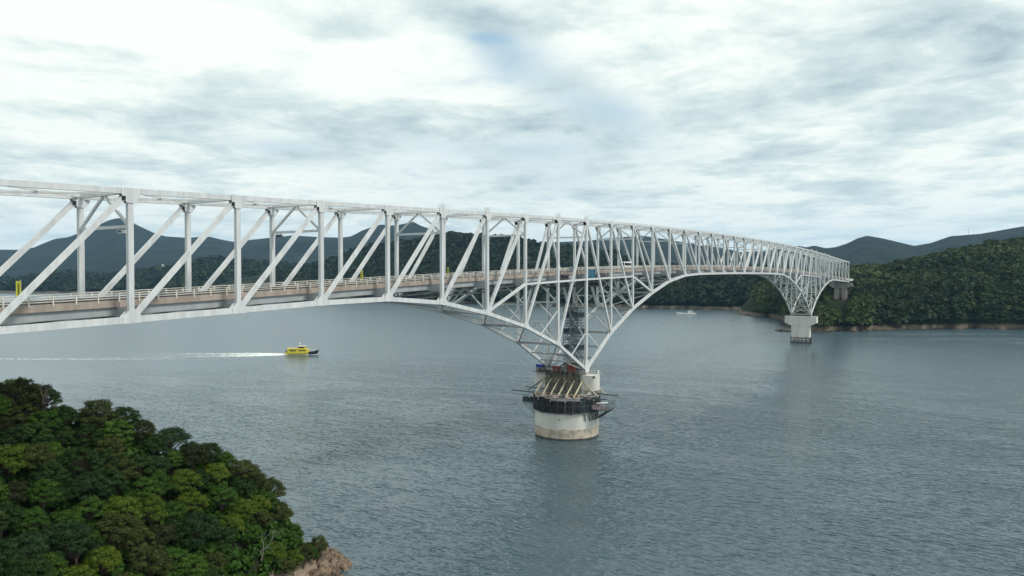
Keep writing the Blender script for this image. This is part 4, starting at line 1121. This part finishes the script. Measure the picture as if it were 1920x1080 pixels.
banner(-171.2, 'tall yellow banner with dark writing on the railing at the left edge')
banner(-96.6, 'yellow banner on the far railing half hidden behind a white diagonal', 2.4)
banner(-62.7, 'yellow banner on the far railing directly right of the tall gusseted post', 2.2)

for n, yy, lb in ((-8, 2.4, 'pale box under the sway strut nearest the left edge'), (-6, W-2.2, 'dark box hanging under the sway strut in the middle of the side span'), (-4, 1.5, 'dark box under the sway strut two panels left of the big gussets'), (-2, W-1.6, 'dark box under the sway strut two panels left of the near pier')):
    z = ztop(n)-6.0; x = n*PN; m = M['whiteplate'] if n == -8 else M['dark_steel']
    t = Thing('equipment_box', (x, yy, z), lb, 'lamp', 'boxes hung under the sway struts')  # small boxes of unknown use hung under the sway struts
    t.part('housing', MB().box(x-.35, x+.35, yy-.75, yy+.75, z-.62, z-.08), m); t.part('bracket', MB().box(x-.06, x+.06, yy-.5, yy-.4, z-.08, z+.16), M['dark_steel']); t.part('bracket', MB().box(x-.06, x+.06, yy+.4, yy+.5, z-.08, z+.16), M['dark_steel'])
    t.part('lens', MB().box(x-.37, x-.352, yy-.6, yy+.6, z-.54, z-.16), M['glass'])


def small_bus(x, y):
    z = zdeck(x/PN)-.2
    t = Thing('bus', (x, y, z), 'white bus crossing the bridge just right of the near pier', 'bus')
    bd = yz_prism(MB(), [(y-1.15, z+.45), (y+1.15, z+.45), (y+1.17, z+2.9), (y+.95, z+3.15), (y-.95, z+3.15), (y-1.17, z+2.9)], x-3.6, x+3.6)
    t.part('body', bd, M['white'])
    for s in (-1, 1):
        for k in range(5): t.part('window', MB().box(x-3.3+k*1.32, x-2.15+k*1.32, y+s*1.19-.02, y+s*1.19+.02, z+1.6, z+2.6), M['glass'])
        for xx in (-2.2, 2.3): t.part('wheel', MB().tube((x+xx, y+s*.85, z+.48), (x+xx, y+s*1.22, z+.48), .48, None, 14), M['tyre'])
        t.part('headlight', MB().box(x-3.64, x-3.6, y+s*.85-.15, y+s*.85+.15, z+.8, z+1.0), M['whiteplate'])
    t.part('windscreen', MB().box(x-3.64, x-3.601, y-.95, y+.95, z+1.5, z+2.7), M['glass']); t.part('rear_window', MB().box(x+3.601, x+3.64, y-.9, y+.9, z+1.7, z+2.6), M['glass'])


small_bus(47., 6.2)

# ------------------------------------------------------------------ boats
def hull_rings(L_, B, fore, aft, sheer_f, stations=12, zk=-.7):
    R = []
    for i in range(stations):
        t = i/(stations-1); xx = -L_/2+L_*t
        bw = B/2*(1-max(0, (t-.55)/.45)**2.2)*(.9+.1*min(1, t*5)); bw = max(bw, .06)
        zd = aft+(fore-aft)*max(0, (t-.35)/.65)**1.7
        rake = sheer_f*max(0, (t-.8)/.2)
        R.append([(xx-rake*.9, 0, zk*(1-.4*t)), (xx-rake*.6, bw*.72, .1), (xx, bw*.97, zd*.55), (xx+rake*.3, bw, zd), (xx+rake*.3, -bw, zd), (xx, -bw*.97, zd*.55), (xx-rake*.6, -bw*.72, .1)])
    return R


def boat(name, label, pos, head, L_, B, cols, style):
    c, s = math.cos(head), math.sin(head)
    def tr(mb):
        mb.v = [(pos[0]+x*c-y*s, pos[1]+x*s+y*c, z) for x, y, z in mb.v]; return mb
    t = Thing(name, (pos[0], pos[1], 0), label, 'boat')
    R_ = hull_rings(L_, B, *( (2.9, 1.7, 1.6) if style == 'ferry' else (3.4, 1.5, 2.2)))
    k = 9 if style == 'ferry' else 12
    t.part('hull', tr(MB().loft(R_[:k])), cols['hull'])
    if k < 12: t.part('bow', tr(MB().loft(R_[k-1:])), cols['bow'])
    # pale boot stripe just proud of the hull
    for sg in (-1, 1):
        mb = MB()
        for i in range(k-1):
            a, q = R_[i], R_[i+1]; ya, yq = a[1][1]*sg, q[1][1]*sg; e = sg*.14
            mb.add([(a[1][0], ya+e, -.1), (q[1][0], yq+e, -.1), (q[1][0]+.05, yq+e*3.2, 1.25), (a[1][0]+.05, ya+e*3.2, 1.25), (a[1][0], ya-e, -.1), (q[1][0], yq-e, -.1), (q[1][0], yq-e, 1.25), (a[1][0], ya-e, 1.25)],
                   [(0, 1, 2, 3), (5, 4, 7, 6), (3, 2, 6, 7), (0, 4, 5, 1), (0, 3, 7, 4), (1, 5, 6, 2)])
        t.part('boot_stripe', tr(mb), cols['stripe'])
    if style == 'ferry':
        t.part('main_cabin', tr(MB().prism([(-9.6, -2.1), (3.8, -2.1), (5.0, -1.2), (5.0, 1.2), (3.8, 2.1), (-9.6, 2.1)], 1.7, 4.2)), cols['cabin'])
        for sg in (-1, 1):
            t.part('cabin_window', tr(MB().box(-7.8, -3.6, sg*2.12-.03, sg*2.12+.03, 2.6, 3.4)), M['glass'])
            t.part('cabin_window', tr(MB().box(-1.6, 3.2, sg*2.12-.03, sg*2.12+.03, 2.75, 3.35)), M['glass'])
        t.part('aft_roof', tr(MB().box(-9.8, -2.6, -2.2, 2.2, 4.2, 4.6)), cols['cabin'])
        wh = t.part('wheelhouse', tr(MB().prism([(-2.2, -1.7), (2.2, -1.7), (3.0, -1.0), (3.0, 1.0), (2.2, 1.7), (-2.2, 1.7)], 4.2, 5.9)), cols['cabin'])
        for sg in (-1, 1): t.part('wheelhouse_window', tr(MB().box(-1.9, 2.0, sg*1.72-.03, sg*1.72+.03, 4.75, 5.55)), M['glass'], wh)
        t.part('wheelhouse_window', tr(MB().box(2.98, 3.05, -.95, .95, 4.75, 5.55)), M['glass'], wh)
        t.part('wheelhouse_roof', tr(MB().box(-2.6, 3.3, -1.9, 1.9, 5.9, 6.1)), M['cream'])
        t.part('mast', tr(MB().tube((-1.2, 0, 6.1), (-1.4, 0, 8.6), .09, None, 6)), M['whiteplate']); t.part('radar_dome', tr(MB().sphere((-1.2, 0, 7.6), .5)), M['white'])
        for sg in (-1, 1):
            mb = MB(); mb.tube((4.6, sg*1.9, 3.2), (9.6, sg*.9, 3.9), .05, None, 5)
            for xx, yy, zz in ((5.5, 1.7, 2.1), (7.2, 1.4, 2.4), (8.8, 1.05, 2.7)): mb.tube((xx, sg*yy, zz), (xx, sg*yy, zz+1.25), .05, None, 5)
            t.part('bow_rail', tr(mb), M['whiteplate'])
        t.part('bowsprit', tr(MB().box(9.6, 12.4, -.5, .5, 2.75, 3.15)), cols['bow'])
        t.part('engine_casing', tr(MB().box(-11, -9.9, -1.6, 1.6, 1.7, 2.9)), M['dark_steel'])
    else:
        t.part('wheelhouse', tr(MB().prism([(-7.5, -1.7), (-3.2, -1.7), (-2.7, -1.0), (-2.7, 1.0), (-3.2, 1.7), (-7.5, 1.7)], 1.5, 4.4)), M['white'])
        for sg in (-1, 1): t.part('cabin_window', tr(MB().box(-6.8, -3.4, sg*1.72-.03, sg*1.72+.03, 2.9, 3.7)), M['glass'])
        t.part('roof', tr(MB().box(-9.6, -2.2, -2.0, 2.0, 4.4, 4.65)), M['white']); t.part('mast', tr(MB().tube((-5, 0, 4.65), (-5, 0, 8.2), .12, .06, 6)), M['whiteplate'])
        t.part('crosstree', tr(MB().tube((-5, -1.4, 6.6), (-5, 1.4, 6.6), .06, None, 5)), M['whiteplate']); t.part('radar', tr(MB().box(-5.6, -4.4, -.4, .4, 5.2, 5.5)), M['whiteplate'])
        t.part('aft_locker', tr(MB().box(-11.5, -9.2, -1.6, 1.6, 1.4, 2.4)), M['white'])
        for sg in (-1, 1): t.part('gunwale', tr(MB().sweep([(-11, sg*2.0, 1.7), (0, sg*2.15, 1.75), (5, sg*1.9, 2.1), (10, sg*.9, 3.1)], .14, .2)), M['whiteplate'])
    return t


p0 = np.array([113., 291.1]); p1 = np.array([125.5, 271.8]); d = p1-p0
boat('passenger_boat', 'yellow passenger boat with a black bow and white wake under the side span', tuple((p0+p1)/2), math.atan2(d[1], d[0]), 22.5, 5.2, {'hull': M['yellow'], 'bow': M['hullblack'], 'stripe': M['cream'], 'cabin': M['yellow']}, 'ferry')
q0 = np.array([753.9, 214.1]); q1 = np.array([739.1, 237.0]); d2 = q1-q0
boat('fishing_boat', 'white fishing boat by the far shore under the main span', tuple((q0+q1)/2), math.atan2(d2[1], d2[0]), 27, 5.4, {'hull': M['white'], 'bow': M['white'], 'stripe': M['white']}, 'fishing')


# wake: strips of foam spreading behind the yellow boat
def foam_mat():
    m = bpy.data.materials.new('foam'); m.use_nodes = True; t = m.node_tree; t.nodes.clear(); q = NB(t)
    o = q.n('ShaderNodeOutputMaterial'); p = q.n('ShaderNodeBsdfPrincipled'); p.inputs['Base Color'].default_value = (.78, .82, .82, 1); p.inputs['Roughness'].default_value = .7
    at = q.n('ShaderNodeAttribute', attribute_name='tint').outputs['Fac']
    g = q.n('ShaderNodeNewGeometry').outputs['Position']
    a = q.m('SUBTRACT', q.m('ADD', at, q.m('MULTIPLY', q.noise(g, .28, 6, .75), 1.7)), .98, clamp=True)
    a = q.m('MULTIPLY', a, 1.6, clamp=True)
    tr = q.n('ShaderNodeBsdfTransparent'); ms = q.n('ShaderNodeMixShader'); q.put(ms.inputs[0], a)
    t.links.new(tr.outputs[0], ms.inputs[1]); t.links.new(p.outputs[0], ms.inputs[2]); t.links.new(ms.outputs[0], o.inputs[0]); return m


def wake():
    V, F, T = [], [], []
    ax = -(d/np.linalg.norm(d)); pr = np.array([-ax[1], ax[0]]); st = p0-ax*1.5
    def strip(pts, wid, strength, h0):
        k0 = len(V); nl = 7
        for i, (pt, w_, s_) in enumerate(zip(pts, wid, strength)):
            dd = np.array(pts[min(i+1, len(pts)-1)])-np.array(pts[max(i-1, 0)]); dd /= np.linalg.norm(dd); nn = np.array([-dd[1], dd[0]])
            for j in range(nl):
                u = j/(nl-1)*2-1; q = np.array(pt)+nn*u*w_
                V.append((q[0], q[1], .03+h0*(1-u*u)*s_))
        for i in range(len(pts)-1):
            for j in range(nl-1):
                F.append((k0+i*nl+j, k0+i*nl+j+1, k0+(i+1)*nl+j+1, k0+(i+1)*nl+j)); T.append(strength[i]*(1-abs((j+.5)/(nl-1)*2-1)**2*.8))
    n = 60
    for sg, off in ((-1, 10), (1, 16)):
        P, Wd, Sg = [], [], []
        for i in range(n):
            t = i/(n-1); L_ = 190*t**1.2; P.append(st+ax*L_+pr*sg*(1.0+off*(1-math.exp(-L_/55.)))+np.array([-.10, .02])*L_*.8*t)
            Wd.append(1.7+5.5*math.exp(-((L_-24)/24)**2)+4.5*t); Sg.append(1.0*math.exp(-L_/50.)*(1 if i else .6))
        strip(P, Wd, Sg, .35)
    P = [st+ax*(120*i/(n-1)) for i in range(n)]; strip(P, [2.6+9*i/n for i in range(n)], [1.0*math.exp(-120*i/n/42.) for i in range(n)], .2)
    P = [st+ax*(30+260*i/(n-1))+pr*26 for i in range(n)]; strip(P, [2.+5*i/n for i in range(n)], [.34*math.sin(math.pi*min(1, .1+i/n)) for i in range(n)], .15)
    # bow spray
    bw = p1+np.array(d)/np.linalg.norm(d)*-1.0
    for sg in (-1, 1): strip([bw-np.array(d)/np.linalg.norm(d)*k*1.0+pr*sg*(.5+.35*k) for k in range(8)], [.35+.06*k for k in range(8)], [.9-.07*k for k in range(8)], .35)
    me = big_mesh('boat_wake', np.array(V), np.array(F), foam_mat(), np.array(T), smooth=True); o = bpy.data.objects.new('boat_wake', me); COL.objects.link(o)
    tag(o, 'white foam wake trailing behind the yellow boat', kind='stuff')


wake()

# ------------------------------------------------------------------ small things on the far hills
def mast(px, D, y_top, y_bot, lb):
    x0, y0, zt = at_px(px, D, y_top); zb_ = CAM[2]-(y_bot-513)/FPX*D
    t = Thing('radio_mast', (x0, y0, zb_), lb, 'mast'); mb = MB()
    t.part('pole', MB().tube((x0, y0, zb_-8), (x0, y0, zt), 1.0, .5, 6), M['pole']); t.part('platform', MB().tube((x0, y0, zt-6), (x0, y0, zt-5), 1.6, None, 8), M['pole'])


mast(1815, 3280, 431, 443, 'thin radio mast on the ridge of the right mountains')
def works(px, D, py, lb):
    x0, y0, z0 = at_px(px, D, py); t = Thing('hillside_building', (x0, y0, z0), lb, 'building')
    for i, (dx, dy, h, w_) in enumerate(((0, 0, 8, 5), (9, 3, 19, 3), (14, -6, 6, 7), (-8, 4, 5, 5))):
        t.part('block', MB().box(x0+dx-w_, x0+dx+w_, y0+dy-w_, y0+dy+w_, z0-20, z0+h), M['steel_dim']); t.part('roof', MB().box(x0+dx-w_-.6, x0+dx+w_+.6, y0+dy-w_-.6, y0+dy+w_+.6, z0+h, z0+h+1.2), M['concrete'])


works(302, 2680, 506, 'small white works standing on the hill below the left peak')

# ------------------------------------------------------------------ haze
hm = bpy.data.materials.new('haze_air'); hm.use_nodes = True; t = hm.node_tree; t.nodes.clear()
ho = t.nodes.new('ShaderNodeOutputMaterial'); hv = t.nodes.new('ShaderNodeVolumePrincipled')
hv.inputs['Color'].default_value = (.38, .68, 1.0, 1); hv.inputs['Density'].default_value = 3.6e-5; hv.inputs['Anisotropy'].default_value = .2
t.links.new(hv.outputs[0], ho.inputs['Volume'])
hx, hy_ = ground_xy(3000, 0)
hb = link_mesh('haze', MB().box(hx-12500, hx+12500, hy_-12500, hy_+12500, -14, 760).v, MB().box(0, 1, 0, 1, 0, 1).f, hm)
tag(hb, 'thin bluish haze over the strait', kind='stuff')
